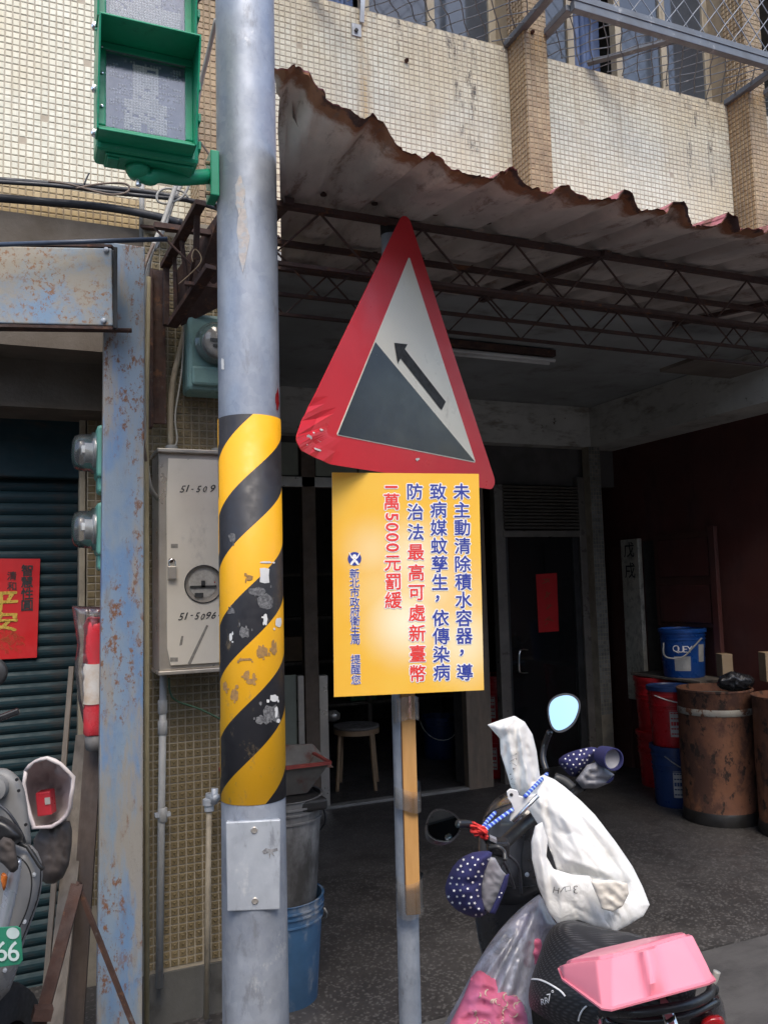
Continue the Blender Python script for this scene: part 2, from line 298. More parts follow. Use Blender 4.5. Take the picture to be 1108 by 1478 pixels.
def placard_mat(o, u, v):
    """print of the placard: yellow with soft round white blooms (flat printed artwork)."""
    t = NT('placard_print'); s = t.sep()
    def lin(vec, off): # dot(object coord, vec) - off
        a = t.math('MULTIPLY', s[0], vec.x); b = t.math('MULTIPLY', s[1], vec.y); c = t.math('MULTIPLY', s[2], vec.z)
        return t.math('ADD', t.math('ADD', a, b), t.math('SUBTRACT', c, off))
    U = lin(u, 0); V = lin(v, 0)
    tot = None
    for cx, cy, rr, a in ((.50, .33, .17, .95), (.56, .62, .17, .75), (.57, .27, .07, .8), (.62, .50, .20, .6), (.28, .66, .13, .4), (.88, .24, .17, .75), (.44, .22, .10, .35), (.80, .40, .22, .35), (.36, .47, .16, .3), (.93, .10, .10, .25)):
        dx = t.math('DIVIDE', t.math('SUBTRACT', U, cx*.44), rr*1.02); dy = t.math('DIVIDE', t.math('SUBTRACT', V, cy*.65), rr*1.02)
        d = t.math('SQRT', t.math('ADD', t.math('MULTIPLY', dx, dx), t.math('MULTIPLY', dy, dy)))
        g = t.math('MULTIPLY', t.ramp(d, 1.0, .0), a); tot = g if tot is None else t.math('MAXIMUM', tot, g)
    c = t.mix(t.ramp(t.noise(4, 3), .3, .7), (.86, .46, .045), (.87, .52, .075))
    c = t.mix(tot, c, (.94, .87, .62)); t.set(color=c, rough=.28, spec=.5); return t.m

def roof_mat():
    t = NT('rusted_roof_sheet'); s = t.sep()
    c = t.mix(t.ramp(t.noise(4, 5, .6, t.map((1, .5, 1))), .35, .65), (.56, .49, .44), (.36, .31, .28))
    e = t.math('SUBTRACT', s[1], t.math('MULTIPLY', t.noise(9, 6, .7), .22))
    pale = t.ramp(e, 2.02, 1.90); c = t.mix(t.math('MULTIPLY', pale, .8), c, (.72, .60, .52))
    r1 = t.ramp(e, 1.915, 1.860); c = t.mix(r1, c, t.mix(t.noise(45, 6, .75), (.42, .19, .09), (.20, .085, .05)))
    r2 = t.ramp(e, 1.840, 1.815); c = t.mix(r2, c, (.085, .045, .04))
    drt = t.ramp(t.noise(14, 7, .75, t.map((1, .35, 1), (3, 3, 3))), .52, .68, 0, .85); c = t.mix(drt, c, (.20, .13, .10))
    t.set(color=c, rough=.8); t.bump(t.noise(60, 6, .75), .5, .003); return t.m
M['roof'] = roof_mat()
M['roof_top'] = pbr('faded_pink_roof_paint', (.46, .17, .19), (.36, .12, .13), 9, .6, stains=(((.16, .07, .05), 11, .46, .56, (1, 1, 1)),))

def floor_mat():
    t = NT('dark_terrazzo'); v = t.n('ShaderNodeTexVoronoi'); v.inputs['Scale'].default_value = 120; t.l(t.tc.outputs['Object'], v.inputs['Vector'])
    ch = t.math('GREATER_THAN', v.outputs['Color'], .74)
    c = t.mix(t.ramp(t.noise(1.8, 6, .7), .35, .65), (.066, .061, .058), (.038, .035, .034))
    c = t.mix(t.ramp(t.noise(1.1, 7, .75, t.map((1, 1, 1), (3, 8, 1))), .54, .66, 0, .7), c, (.022, .021, .020))
    c = t.mix(t.math('MULTIPLY', ch, .4), c, (.19, .18, .17))
    t.set(color=c, rough=t.ramp(t.noise(3, 6, .7), .3, .7, .38, .62)); t.bump(t.noise(25, 4), .1, .002); return t.m
M['floor'] = floor_mat()
def pav_mat():
    t = NT('stained_concrete'); c = t.mix(t.ramp(t.noise(2.2, 7, .7, t.map((1, 2.2, 1))), .35, .68), (.088, .083, .08), (.05, .047, .046))
    c = t.mix(t.ramp(t.noise(30, 8, .8), .6, .75, 0, .6), c, (.14, .135, .13))
    c = t.mix(t.ramp(t.noise(6, 6, .7, t.map((1, 1, 1), (4, 2, 1))), .58, .7, 0, .7), c, (.045, .043, .04))
    t.set(color=c, rough=.85); t.bump(t.noise(80, 6, .75), .5, .004); return t.m
M['pavement'] = pav_mat()
M['asphalt'] = pbr('asphalt', (.13, .125, .12), (.10, .097, .093), 20, .9, bump=.5, bscale=150)

# ------------------------------------------------------------------ mesh helpers
ORG = {}
class MB:
    def __init__(s): s.v = []; s.f = []
    def add(s, vs, fs):
        b = len(s.v); s.v += [Vector(x) for x in vs]; s.f += [tuple(b+i for i in f) for f in fs]; return s
    def box(s, a, b, top=None):
        (x0, y0, z0_), (x1, y1, z1) = a, b
        return s.add([(x0, y0, z0_), (x1, y0, z0_), (x1, y1, z0_), (x0, y1, z0_), (x0, y0, z1), (x1, y0, z1), (x1, y1, z1), (x0, y1, z1)],
                     [(0, 3, 2, 1), (4, 5, 6, 7), (0, 1, 5, 4), (1, 2, 6, 5), (2, 3, 7, 6), (3, 0, 4, 7)])
    def obox(s, c, ax, h):
        c = Vector(c); X, Y, Z = [Vector(a).normalized()*k for a, k in zip(ax, h)]
        vs = [c+i*X+j*Y+k*Z for k in (-1, 1) for i, j in ((-1, -1), (1, -1), (1, 1), (-1, 1))]
        fs = [(0, 3, 2, 1), (4, 5, 6, 7), (0, 1, 5, 4), (1, 2, 6, 5), (2, 3, 7, 6), (3, 0, 4, 7)]
        if X.cross(Y).dot(Z) < 0: fs = [f[::-1] for f in fs]
        return s.add(vs, fs)
    def bar(s, p, q, w_, h_, up=(0, 0, 1)):
        p, q = Vector(p), Vector(q); d = (q-p); L = d.length; d.normalize(); up = Vector(up); sd_ = d.cross(up)
        if sd_.length < 1e-4: sd_ = d.cross(Vector((0, 1, 0)))
        sd_.normalize(); u = sd_.cross(d); return s.obox((p+q)/2, (d, sd_, u), (L/2, w_/2, h_/2))
    def prism(s, pts, off):
        """closed polygon pts extruded by vector off"""
        n = len(pts); pts = [Vector(p) for p in pts]; off = Vector(off)
        nn = sum(((pts[i]-pts[0]).cross(pts[(i+1) % n]-pts[0]) for i in range(n)), Vector())
        if nn.dot(off) > 0: pts = pts[::-1]
        return s.add(pts+[p+off for p in pts], [tuple(range(n)), tuple(range(2*n-1, n-1, -1))]+[(i, i+n, (i+1) % n+n, (i+1) % n) for i in range(n)])
    def tube(s, pts, r, n=10, cap=True):
        pts = [Vector(p) for p in pts]; N = len(pts); rs = r if isinstance(r, (list, tuple)) else [r]*N
        b = len(s.v); prev = None
        for i, p in enumerate(pts):
            d = (pts[min(i+1, N-1)]-pts[max(i-1, 0)]).normalized()
            if prev is None:
                a = d.cross(Vector((0, 0, 1)));
                if a.length < .05: a = d.cross(Vector((1, 0, 0)))
            else: a = prev-d*prev.dot(d)
            a.normalize(); prev = a; c = d.cross(a)
            for k in range(n):
                t = 2*math.pi*k/n; s.v.append(p+rs[i]*(math.cos(t)*a+math.sin(t)*c))
        for i in range(N-1):
            for k in range(n):
                k2 = (k+1) % n; s.f.append((b+i*n+k, b+i*n+k2, b+(i+1)*n+k2, b+(i+1)*n+k))
        if cap: s.f.append(tuple(b+k for k in range(n))[::-1]); s.f.append(tuple(b+(N-1)*n+k for k in range(n)))
        return s
    def lathe(s, prof, c, n=28, ax=(0, 0, 1), cap=True):
        c = Vector(c); ax = Vector(ax).normalized(); a = ax.cross(Vector((0, 1, 0)))
        if a.length < .1: a = ax.cross(Vector((1, 0, 0)))
        a.normalize(); d = ax.cross(a); b = len(s.v)
        for r, h in prof:
            for k in range(n):
                t = 2*math.pi*k/n; s.v.append(c+ax*h+max(r, 1e-5)*(math.cos(t)*a+math.sin(t)*d))
        for i in range(len(prof)-1):
            for k in range(n):
                k2 = (k+1) % n; s.f.append((b+i*n+k, b+i*n+k2, b+(i+1)*n+k2, b+(i+1)*n+k))
        if cap: s.f.append(tuple(b+k for k in range(n))[::-1]); s.f.append(tuple(b+(len(prof)-1)*n+k for k in range(n)))
        return s
    def loft(s, rings, cap=True):
        n = len(rings[0]); b = len(s.v)
        for r in rings: s.v += [Vector(p) for p in r]
        for i in range(len(rings)-1):
            for k in range(n):
                k2 = (k+1) % n; s.f.append((b+i*n+k, b+i*n+k2, b+(i+1)*n+k2, b+(i+1)*n+k))
        if cap: s.f.append(tuple(b+k for k in range(n))[::-1]); s.f.append(tuple(b+(len(rings)-1)*n+k for k in range(n)))
        return s
    def build(s, name, mt, parent=None, smooth=False, bevel=0, **tg):
        org = ORG.get(parent.name, Vector()) if parent else Vector(tg.pop('loc', (0, 0, 0)))
        me = bpy.data.meshes.new(name); me.from_pydata([tuple(v-org) for v in s.v], [], s.f)
        if isinstance(mt, str): mt = M[mt]
        me.materials.append(mt); me.update()
        if smooth:
            me.polygons.foreach_set('use_smooth', [True]*len(me.polygons))
        o = bpy.data.objects.new(name, me); COL.objects.link(o)
        if smooth == 'auto':
            try:
                md = None
                me.set_sharp_from_angle(angle=R(38))
            except Exception: pass
        if parent: o.parent = parent; ORG[o.name] = org
        else: o.location = org; ORG[o.name] = org
        if bevel:
            b = o.modifiers.new('bevel', 'BEVEL'); b.width = bevel; b.segments = 2; b.limit_method = 'ANGLE'; b.angle_limit = R(40)
        for k, v in tg.items(): o[k] = v
        return o
def thing(name, label, cat, loc=(0, 0, 0), group=None):
    o = bpy.data.objects.new(name, None); COL.objects.link(o); o.location = loc; ORG[o.name] = Vector(loc); o.empty_display_size = .1
    o['label'] = label; o['category'] = cat
    if group: o['group'] = group
    return o
def tag(o, label, cat, group=None):
    o['label'] = label; o['category'] = cat
    if group: o['group'] = group
    return o
def struct(name, mb, mt, **k): return mb.build(name, mt, kind='structure', **k)
def copy_thing(o, off, label, keep=True, hide=()):
    c = o.copy(); COL.objects.link(c); c.location = o.location+Vector(off); c['label'] = label; ORG[c.name] = ORG[o.name]+Vector(off)
    def rec(a, b):
        for ch in list(a.children):
            if ch.name.split('.')[0] in hide: continue
            d = ch.copy(); COL.objects.link(d); d.parent = b; rec(ch, d)
    rec(o, c); return c

# text -> mesh (built-in font only)
_tc = {}
def glyph(ch, bold=0.):
    k = (ch, bold)
    if k in _tc: return _tc[k]
    cu = bpy.data.curves.new('t', 'FONT'); cu.body = ch; cu.size = 1; cu.offset = bold; cu.resolution_u = 3; cu.align_x = 'CENTER'
    o = bpy.data.objects.new('t', cu); COL.objects.link(o); bpy.context.view_layer.update()
    me = bpy.data.meshes.new_from_object(o.evaluated_get(bpy.context.evaluated_depsgraph_get()))
    vs = [v.co.copy() for v in me.vertices]; fs = [tuple(p.vertices) for p in me.polygons]
    bpy.data.objects.remove(o); bpy.data.curves.remove(cu); bpy.data.meshes.remove(me)
    if vs:
        cx = (min(v.x for v in vs)+max(v.x for v in vs))/2; cy = (min(v.y for v in vs)+max(v.y for v in vs))/2
        vs = [Vector((v.x-cx, v.y-cy)) for v in vs]
    _tc[k] = (vs, fs); return _tc[k]
def put_glyph(mb, ch, c, u, v, size, bold=0., rot=0., sx=1., off=(0, 0, 0), wob=0.):
    """bold > 0 thickens the strokes with shifted copies, each a hair in front of the last"""
    vs, fs = glyph(ch); c = Vector(c)+Vector(off); cr, sr = math.cos(rot), math.sin(rot); nn_ = Vector(u).cross(Vector(v)).normalized()
    base = []
    for p in vs:
        x, y = p.x*cr-p.y*sr, p.x*sr+p.y*cr
        if wob: x += wob*noise.noise(Vector((x*3, y*3, c.x*50))); y += wob*noise.noise(Vector((x*3+9, y*3, c.z*50)))
        base.append((x, y))
    k_ = 1 if bold <= 0 else (4 if bold < .03 else 8)
    for k in range(k_):
        dx, dy = (bold*math.cos(2*math.pi*k/k_+.4), bold*math.sin(2*math.pi*k/k_+.4)) if k_ > 1 else (0, 0)
        cc = c+nn_*(.00003*k)
        mb.add([cc+u*((x*sx+dx)*size)+v*((y+dy)*size) for x, y in base], fs)

# soft body from an outline: grid inside the outline, inflated front and back at its own depth
def inpoly(x, y, P):
    ins = False; n = len(P); j = n-1
    for i in range(n):
        xi, yi = P[i]; xj, yj = P[j]
        if (yi > y) != (yj > y) and x < (xj-xi)*(y-yi)/(yj-yi)+xi: ins = not ins
        j = i
    return ins
def nearest(x, y, P):
    best = 1e9; bp = None; n = len(P)
    for i in range(n):
        ax, ay = P[i]; bx, by = P[(i+1) % n]; dx, dy = bx-ax, by-ay; L = dx*dx+dy*dy or 1e-9
        t = max(0, min(1, ((x-ax)*dx+(y-ay)*dy)/L)); qx, qy = ax+t*dx, ay+t*dy; d = (qx-x)**2+(qy-y)**2
        if d < best: best = d; bp = (qx, qy)
    return math.sqrt(best), bp
def smooth_poly(P, it=1):
    for _ in range(it):
        Q = []
        for i in range(len(P)):
            a, b = P[i], P[(i+1) % len(P)]
            Q += [(a[0]*.75+b[0]*.25, a[1]*.75+b[1]*.25), (a[0]*.25+b[0]*.75, a[1]*.25+b[1]*.75)]
        P = Q
    return P
class Blob:
    def __init__(s, P, depth, front=.05, back=.03, g=4., rad=30., wr=0., wdir=(1, 1), wsc=.05, seed=0, it=1, power=.5, creases=()):
        s.creases = creases
        """P outline, depth(px,py) metres, front/back bulge in metres, wr wrinkle metres"""
        s.P = smooth_poly(P, it) if it else P; s.depth = depth if callable(depth) else (lambda x, y, d=depth: d)
        s.front, s.rad, s.wr, s.wdir, s.wsc, s.seed, s.power = front, rad, wr, wdir, wsc, seed, power
        s.mb = MB(); xs = [p[0] for p in s.P]; ys = [p[1] for p in s.P]
        x0, y0 = min(xs)-g, min(ys)-g; nx = int((max(xs)-x0)/g)+3; ny = int((max(ys)-y0)/g)+3
        ins = {(i, j): inpoly(x0+i*g, y0+j*g, s.P) for i in range(nx) for j in range(ny)}
        fi = {}; bi = {}
        def vert(i, j, bk):
            dct = bi if bk else fi
            if (i, j) in dct: return dct[(i, j)]
            x, y = x0+i*g, y0+j*g
            if ins[(i, j)]:
                p = onD(x, y, s.depth(x, y)+back*s.prof(x, y)) if bk else s.surf(x, y); s.mb.v.append(p); idx = len(s.mb.v)-1; dct[(i, j)] = idx
            else:
                _, q = nearest(x, y, s.P); s.mb.v.append(onD(q[0], q[1], s.depth(*q))); idx = len(s.mb.v)-1; fi[(i, j)] = idx; bi[(i, j)] = idx
            return idx
        for i in range(nx-1):
            for j in range(ny-1):
                k = [(i, j), (i, j+1), (i+1, j+1), (i+1, j)]
                if sum(ins[q] for q in k) >= 1 and (ins[k[0]] or ins[k[2]] or ins[k[1]] or ins[k[3]]):
                    s.mb.f.append(tuple(vert(*q, False) for q in k)); 
                    if back is not None: s.mb.f.append(tuple(vert(*q, True) for q in k)[::-1])
    def prof(s, x, y):
        d, _ = nearest(x, y, s.P); t = min(1, d/s.rad); return (1-(1-t)**2)**s.power
    def surf(s, x, y, off=0.):
        if not inpoly(x, y, s.P):
            _, q = nearest(x, y, s.P); return onD(q[0], q[1], s.depth(*q)-off)
        h = s.prof(x, y); w_ = 0
        if s.wr:
            th = s.wdir[0] if s.wdir[1] is None else None
            if th is not None: a = (x*math.sin(th)-y*math.cos(th))*s.wsc; b = (x*math.cos(th)+y*math.sin(th))*s.wsc*.22
            else: a = x*s.wdir[0]*s.wsc; b = y*s.wdir[1]*s.wsc
            n1 = noise.noise(Vector((a, b, s.seed))); n2 = noise.noise(Vector((a*2.3+4, b*2.3, s.seed+5)))
            w_ = s.wr*((1-abs(n1)*2.2)+.5*(1-abs(n2)*2.0)-.8)*min(1, h*1.3)
        for x0, y0, x1, y1, am, wd in s.creases:
            dx, dy = x1-x0, y1-y0; L = dx*dx+dy*dy; t = max(0, min(1, ((x-x0)*dx+(y-y0)*dy)/L)); d = math.hypot(x0+t*dx-x, y0+t*dy-y)
            if d < wd*5: w_ += am*math.exp(-d/wd)*min(1, h*1.5)*(.35+.65*math.sin(math.pi*min(1, max(0, t*.9+.1))))
        return onD(x, y, s.depth(x, y)-s.front*h-w_-off)
    def drape(s, mb, vs, fs, off=.002):
        mb.add([s.surf(x, y, off) for x, y in vs], fs)
def px_glyph(ch, cx, cy, size, bold=0., rot=0., sx=1.):
    vs, fs = glyph(ch, bold); c, sn = math.cos(rot), math.sin(rot)
    return [(cx+(p.x*sx*c-p.y*sn)*size, cy-(p.x*sx*sn+p.y*c)*size) for p in vs], fs
def star(cx, cy, r, a=0.):
    return [(cx+(r if k % 2 == 0 else r*.45)*math.sin(a+k*math.pi/5), cy-(r if k % 2 == 0 else r*.45)*math.cos(a+k*math.pi/5)) for k in range(10)]
def catmull(P, n=6):
    P = [Vector(p) for p in P]; out = []
    for i in range(len(P)-1):
        p0, p1, p2, p3 = P[max(i-1, 0)], P[i], P[i+1], P[min(i+2, len(P)-1)]
        for k in range(n):
            t = k/n; out.append(.5*((2*p1)+(p2-p0)*t+(2*p0-5*p1+4*p2-p3)*t*t+(3*p1-p0-3*p2+p3)*t**3))
    return out+[P[-1]]
X, Y, Z = Vector((1, 0, 0)), Vector((0, 1, 0)), Vector((0, 0, 1))

# ================================================================== GROUND
struct('road', MB().add([(-80, -80, -.012), (80, -80, -.012), (80, 80, -.012), (-80, 80, -.012)], [(0, 1, 2, 3)]), 'asphalt')
struct('pavement', MB().box((-6, .2, -.2), (9, 2.72, 0)), 'pavement')
struct('shop_floor', MB().box((-6, 2.724, -.2), (9, 9, .006)), 'floor')

# ================================================================== BUILDING ACROSS THE STREET (behind the camera, added to block low sky light)
ob_ = thing('added_facing_building', 'plain cream row of shops across the street, added to block low sky light, seen only in reflections', 'building', (0, -9, 0))
MB().box((-25, -13, 0), (25, -9, 6.4)).build('wall', pbr('facing_wall', (.50, .45, .37), (.42, .37, .30), 1.5, .9), ob_)
for k in range(14):
    x = -24+k*3.5
    MB().box((x, -9.02, 0), (x+2.9, -8.99, 2.7)).build('shutter', pbr('facing_shutter', (.16, .17, .17), (.10, .11, .11), 3, .6) if k == 0 else bpy.data.materials['facing_shutter'], ob_)
    for zz in (3.9,): MB().box((x+.4, -9.02, zz), (x+2.4, -8.99, zz+1.3)).build('window', 'greyglass', ob_)

# ================================================================== BUILDING
WY, PY, GY = 3.3, 3.15, 3.1
P_ = .0258
def tiles_xz(x0, x1, z0_, z1, y, pitch=P_, gap=.0038, h=.0016, rel=0., flip=1, jit=.0006):
    """tiles on a wall facing -Y (flip=1)"""
    mb = MB(); nx = int((x1-x0)/pitch+.5); nz = int((z1-z0_)/pitch+.5); px = (x1-x0)/nx; pz = (z1-z0_)/nz
    for i in range(nx):
        for k in range(nz):
            if random.random() < .0025: continue
            a, b = x0+i*px+gap/2, x0+(i+1)*px-gap/2; c, d = z0_+k*pz+gap/2, z0_+(k+1)*pz-gap/2
            j = random.uniform(-jit, jit); yy = y-h*flip; e = .0022; q = random.uniform(-jit, jit)
            mb.add([(a, y, c), (b, y, c), (b, y, d), (a, y, d), (a+e, yy+j, c+e), (b-e, yy+q, c+e), (b-e, yy+q, d-e), (a+e, yy+j, d-e)],
                   [(4, 5, 6, 7), (0, 1, 5, 4), (1, 2, 6, 5), (2, 3, 7, 6), (3, 0, 4, 7)])
    return mb
def tiles_yz(y0, y1, z0_, z1, x, s=-1, pitch=P_, gap=.0045, h=.003):
    """tiles on a face looking along s*X"""
    mb = MB(); ny = max(1, int((y1-y0)/pitch+.5)); nz = int((z1-z0_)/pitch+.5); py = (y1-y0)/ny; pz = (z1-z0_)/nz
    for i in range(ny):
        for k in range(nz):
            a, b = y0+i*py+gap/2, y0+(i+1)*py-gap/2; c, d = z0_+k*pz+gap/2, z0_+(k+1)*pz-gap/2; e = .0022; xx = x+s*h
            mb.add([(x, a, c), (x, b, c), (x, b, d), (x, a, d), (xx, a+e, c+e), (xx, b-e, c+e), (xx, b-e, d-e), (xx, a+e, d-e)],
                   [(4, 7, 6, 5), (0, 4, 5, 1), (1, 5, 6, 2), (2, 6, 7, 3), (3, 7, 4, 0)])
    return mb
def tiles_xy(x0, x1, y0, y1, z, pitch=P_, gap=.0045, h=.003):
    mb = MB(); nx = int((x1-x0)/pitch+.5); ny = max(1, int((y1-y0)/pitch+.5)); px = (x1-x0)/nx; py = (y1-y0)/ny
    for i in range(nx):
        for k in range(ny):
            a, b = x0+i*px+gap/2, x0+(i+1)*px-gap/2; c, d = y0+k*py+gap/2, y0+(k+1)*py-gap/2; e = .0022; zz = z-h
            mb.add([(a, c, z), (b, c, z), (b, d, z), (a, d, z), (a+e, c+e, zz), (b-e, c+e, zz), (b-e, d-e, zz), (a+e, d-e, zz)],
                   [(4, 7, 6, 5), (0, 4, 5, 1), (1, 5, 6, 2), (2, 6, 7, 3), (3, 7, 4, 0)])
    return mb

random.seed(11)
B = thing('apartment_building', 'cream mosaic tiled building with brown piers above the rusted awning', 'building')
SILL = onY(900, 113, WY).z
ZB = 2.92
PX0, PX1, PX2 = onY(286, 150, PY).x, onY(760, 120, PY).x, onY(1084, 200, PY).x
PW = onY(791, 120, PY).x-PX1
bays = [(-2.2, PX0), (PX0+PW, PX1), (PX1+PW, PX2), (PX2+PW, 5.6)]
for i, (a, b) in enumerate(bays):
    wl = MB().box((a, WY, ZB), (b, WY+.2, SILL)).build('parapet_wall', 'grout', B)
    t_ = tiles_xz(a+.002, b-.002, ZB, SILL-.004, WY-.0005).build('wall_tiles', 'tile_white', wl, kind='stuff')
for x in (PX0, PX1, PX2):
    pr = MB().box((x, PY, ZB-.02), (x+PW, WY+.4, 5.6)).build('pier', 'grout_brown', B)
    tb = tiles_xz(x, x+PW, ZB-.02, 5.0, PY-.0005); q = tiles_yz(PY, WY, ZB-.02, 5.0, x-.0005); tb.add(q.v, q.f)
    tb.build('pier_tiles', 'tile_pier', pr, kind='stuff')
# upper window band: dark room, frames and panes
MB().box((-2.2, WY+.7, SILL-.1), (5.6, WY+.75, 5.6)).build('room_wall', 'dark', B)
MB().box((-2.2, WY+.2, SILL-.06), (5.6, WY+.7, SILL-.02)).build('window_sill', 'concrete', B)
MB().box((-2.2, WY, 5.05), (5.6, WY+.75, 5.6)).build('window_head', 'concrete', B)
for (a, b) in bays[1:3]:
    fr = MB()
    n = 4
    for k in range(n+1):
        x = a+.02+(b-a-.04)*k/n; fr.box((x-.02, WY+.1, SILL), (x+.02, WY+.15, 5.04))
    fr.box((a, WY+.09, SILL), (b, WY+.16, SILL+.03))
    wf = fr.build('window_frame', 'pvc_tan', B, bevel=.003)
    for k in range(n):
        if k in (1,): continue
        x = a+.04+(b-a-.04)*k/n; x2 = a+(b-a-.04)*(k+1)/n
        MB().box((x, WY+.115, SILL+.03), (x2, WY+.12, 5.03)).build('pane', 'greyglass', wf)
    cv = MB(); xa = a+(b-a)*.28; N = 26
    for k in range(N+1):
        x = xa+(b-a)*.22*k/N; y = WY+.28+.02*math.sin(k*1.35)
        cv.v += [Vector((x, y, SILL-.02)), Vector((x+.02*math.sin(k), y, 5.03))]
        if k: cv.f.append((2*k-2, 2*k, 2*k+1, 2*k-1))
    cv.build('curtain_reflection', 'curtain_reflection', B, smooth=True)  # blue folded sheet stands in for the curtain-like reflections in the windows
for x, w_ in ((2.02, .05), (3.22, .12), (1.75, .04), (3.5, .1)):
    MB().box((x, WY+.2, SILL), (x+w_, WY+.26, 5.04)).build('window_mullion', pbr('brown_mullion', (.20, .13, .09), (.14, .09, .06), 12, .7, stretch=(1, 1, .3)) if 'mull' not in M else M['mull'], B)

# lower storey: tiled lintel on the left, soffit, ground-floor pier
lint = MB().box((-2.2, 3.2, 2.88), (PX0+.02, 3.5, ZB-.003)).build('lintel', 'grout_brown', B)
LZ = onY(60, 316, 3.17).z; LT = onY(60, 268, 3.17).z; LX = onY(207, 330, 3.17).x
bm_ = MB().box((-2.2, 3.17, LZ), (LX, 3.55, LT)).build('lower_beam', 'grout_brown', B)
tb = tiles_xz(-1.6, LX, LZ, LT, 3.1695); q = tiles_xy(-1.6, LX, 3.17, 3.5, LZ-.0005); tb.add(q.v, q.f); q = tiles_yz(3.17, 3.4, LZ, LT, LX+.0005, 1); tb.add(q.v, q.f)
tb.build('beam_tiles', 'tile_beam', bm_, kind='stuff')
GX0, GX1 = onY(209, 900, GY).x, onY(392, 900, GY).x
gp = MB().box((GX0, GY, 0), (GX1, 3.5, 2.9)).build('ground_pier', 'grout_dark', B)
ZT0 = onY(270, 1392, GY).z
# relief tiles of the ground pier: each its own object (shared mesh), the rest joined
GP = .0285
def relief_tile():
    e = .0023; s_ = GP/2-e; mb = MB(); y = 0
    vs = [(-s_, 0, -s_), (s_, 0, -s_), (s_, 0, s_), (-s_, 0, s_)]
    vs += [(-s_+.002, -.003, -s_+.002), (s_-.002, -.003, -s_+.002), (s_-.002, -.003, s_-.002), (-s_+.002, -.003, s_-.002)]
    vs += [(-s_*.55, -.003, s_*.5), (s_*.55, -.003, s_*.5), (0, -.003, -s_*.6), (0, -.0075, s_*.25)]
    fs = [(0, 1, 5, 4), (1, 2, 6, 5), (2, 3, 7, 6), (3, 0, 4, 7), (4, 5, 10), (5, 9, 10), (5, 6, 9), (6, 7, 8, 9), (7, 4, 8), (4, 10, 8), (8, 10, 11), (10, 9, 11), (9, 8, 11)]
    return vs, fs
rv, rf = relief_tile()
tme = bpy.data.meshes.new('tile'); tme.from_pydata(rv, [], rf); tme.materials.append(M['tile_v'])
nx = int((GX1-GX0)/GP); nz = int((2.86-ZT0)/GP); cells = []
for i in range(nx):
    for k in range(nz): cells.append((GX0+(i+.5)*GP, ZT0+(k+.5)*GP))
vis = [c for c in cells if c[0] < onY(322, 800, GY).x and c[1] < onY(270, 985, GY).z]
vis.sort(key=lambda c: c[1], reverse=True); vis = vis[:300]; vs_set = set(vis); rest = MB()
for c in cells:
    if c in vs_set:
        o = bpy.data.objects.new('tile', tme); COL.objects.link(o); o.parent = gp; o.location = (c[0], GY-.0004, c[1])
    else: rest.add([(v[0]+c[0], v[1]+GY-.0004, v[2]+c[1]) for v in rv], rf)
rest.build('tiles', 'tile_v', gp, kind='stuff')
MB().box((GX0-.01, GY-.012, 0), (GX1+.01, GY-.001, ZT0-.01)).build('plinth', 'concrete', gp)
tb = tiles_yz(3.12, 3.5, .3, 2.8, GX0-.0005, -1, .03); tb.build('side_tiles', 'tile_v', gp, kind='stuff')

# shop interior (setting)
BY = 5.5; SX = 4.42; SBX = onY(850, 600, BY-.1).x; CZ = onY(700, 582, BY).z; BZ = onY(760, 641, BY-.1).z
struct('ceiling', MB().box((GX0-.3, WY+.2, CZ), (SX+1.3, 9.2, CZ+.15)), 'ceiling')
struct('facade_lintel', MB().box((GX1, WY, CZ-.02), (SX+1.5, WY+.2, ZB-.003)), 'ceiling')
struct('back_beam', MB().box((GX0, BY-.1, BZ), (SBX, BY+.15, CZ-.002)), 'beam')
SB = MB().box((SBX+.002, WY+.02, BZ-.002), (SX+.3, BY+.1, CZ-.004)); struct('side_beam', SB, 'beam')
struct('side_wall', MB().box((SX, WY-.0, 0), (SX+.2, BY+4, CZ-.05)), 'redwall')
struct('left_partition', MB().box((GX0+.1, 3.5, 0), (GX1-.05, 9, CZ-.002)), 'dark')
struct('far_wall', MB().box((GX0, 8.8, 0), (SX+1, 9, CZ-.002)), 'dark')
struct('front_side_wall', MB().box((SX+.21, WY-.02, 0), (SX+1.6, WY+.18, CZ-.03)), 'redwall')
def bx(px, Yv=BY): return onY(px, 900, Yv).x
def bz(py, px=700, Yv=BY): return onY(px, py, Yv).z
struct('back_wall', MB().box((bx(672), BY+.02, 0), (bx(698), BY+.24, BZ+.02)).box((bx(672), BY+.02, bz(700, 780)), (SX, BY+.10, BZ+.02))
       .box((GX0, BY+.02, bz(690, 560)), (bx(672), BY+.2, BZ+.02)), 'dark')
# left opening: frame posts, transom panes
sf = thing('shopfront_frame', 'brown and steel door frame of the dark shop opening', 'door frame', (bx(440), BY, 0))
MB().box((bx(437), BY-.03, 0), (bx(457), BY+.03, bz(650))).build('post', pbr('brown_post', (.17, .12, .085), (.11, .08, .055), 9, .6), sf, bevel=.004)
MB().box((bx(457.5), BY-.02, 0), (bx(470), BY+.04, bz(975, 460))).build('post', 'steel', sf, bevel=.003)
MB().box((bx(427), BY-.02, 0), (bx(436), BY+.04, bz(975, 430))).build('post', 'steel', sf, bevel=.003)
MB().box((bx(404), BY-.03, bz(706, 560)), (bx(672), BY+.02, bz(692, 560))).build('transom_bar', 'steel', sf, bevel=.003)
MB().box((bx(380), BY+.0, .02), (bx(426), BY+.02, bz(975, 410))).build('panel', 'pale', sf)
for a, b in ((404, 434), (460, 520), (523, 600)):
    MB().box((bx(a), BY-.004, bz(690, 560)), (bx(b), BY+.004, bz(645, 560))).build('transom_pane', 'pale', sf)  # pale colour stands in for reflections in the transom glass
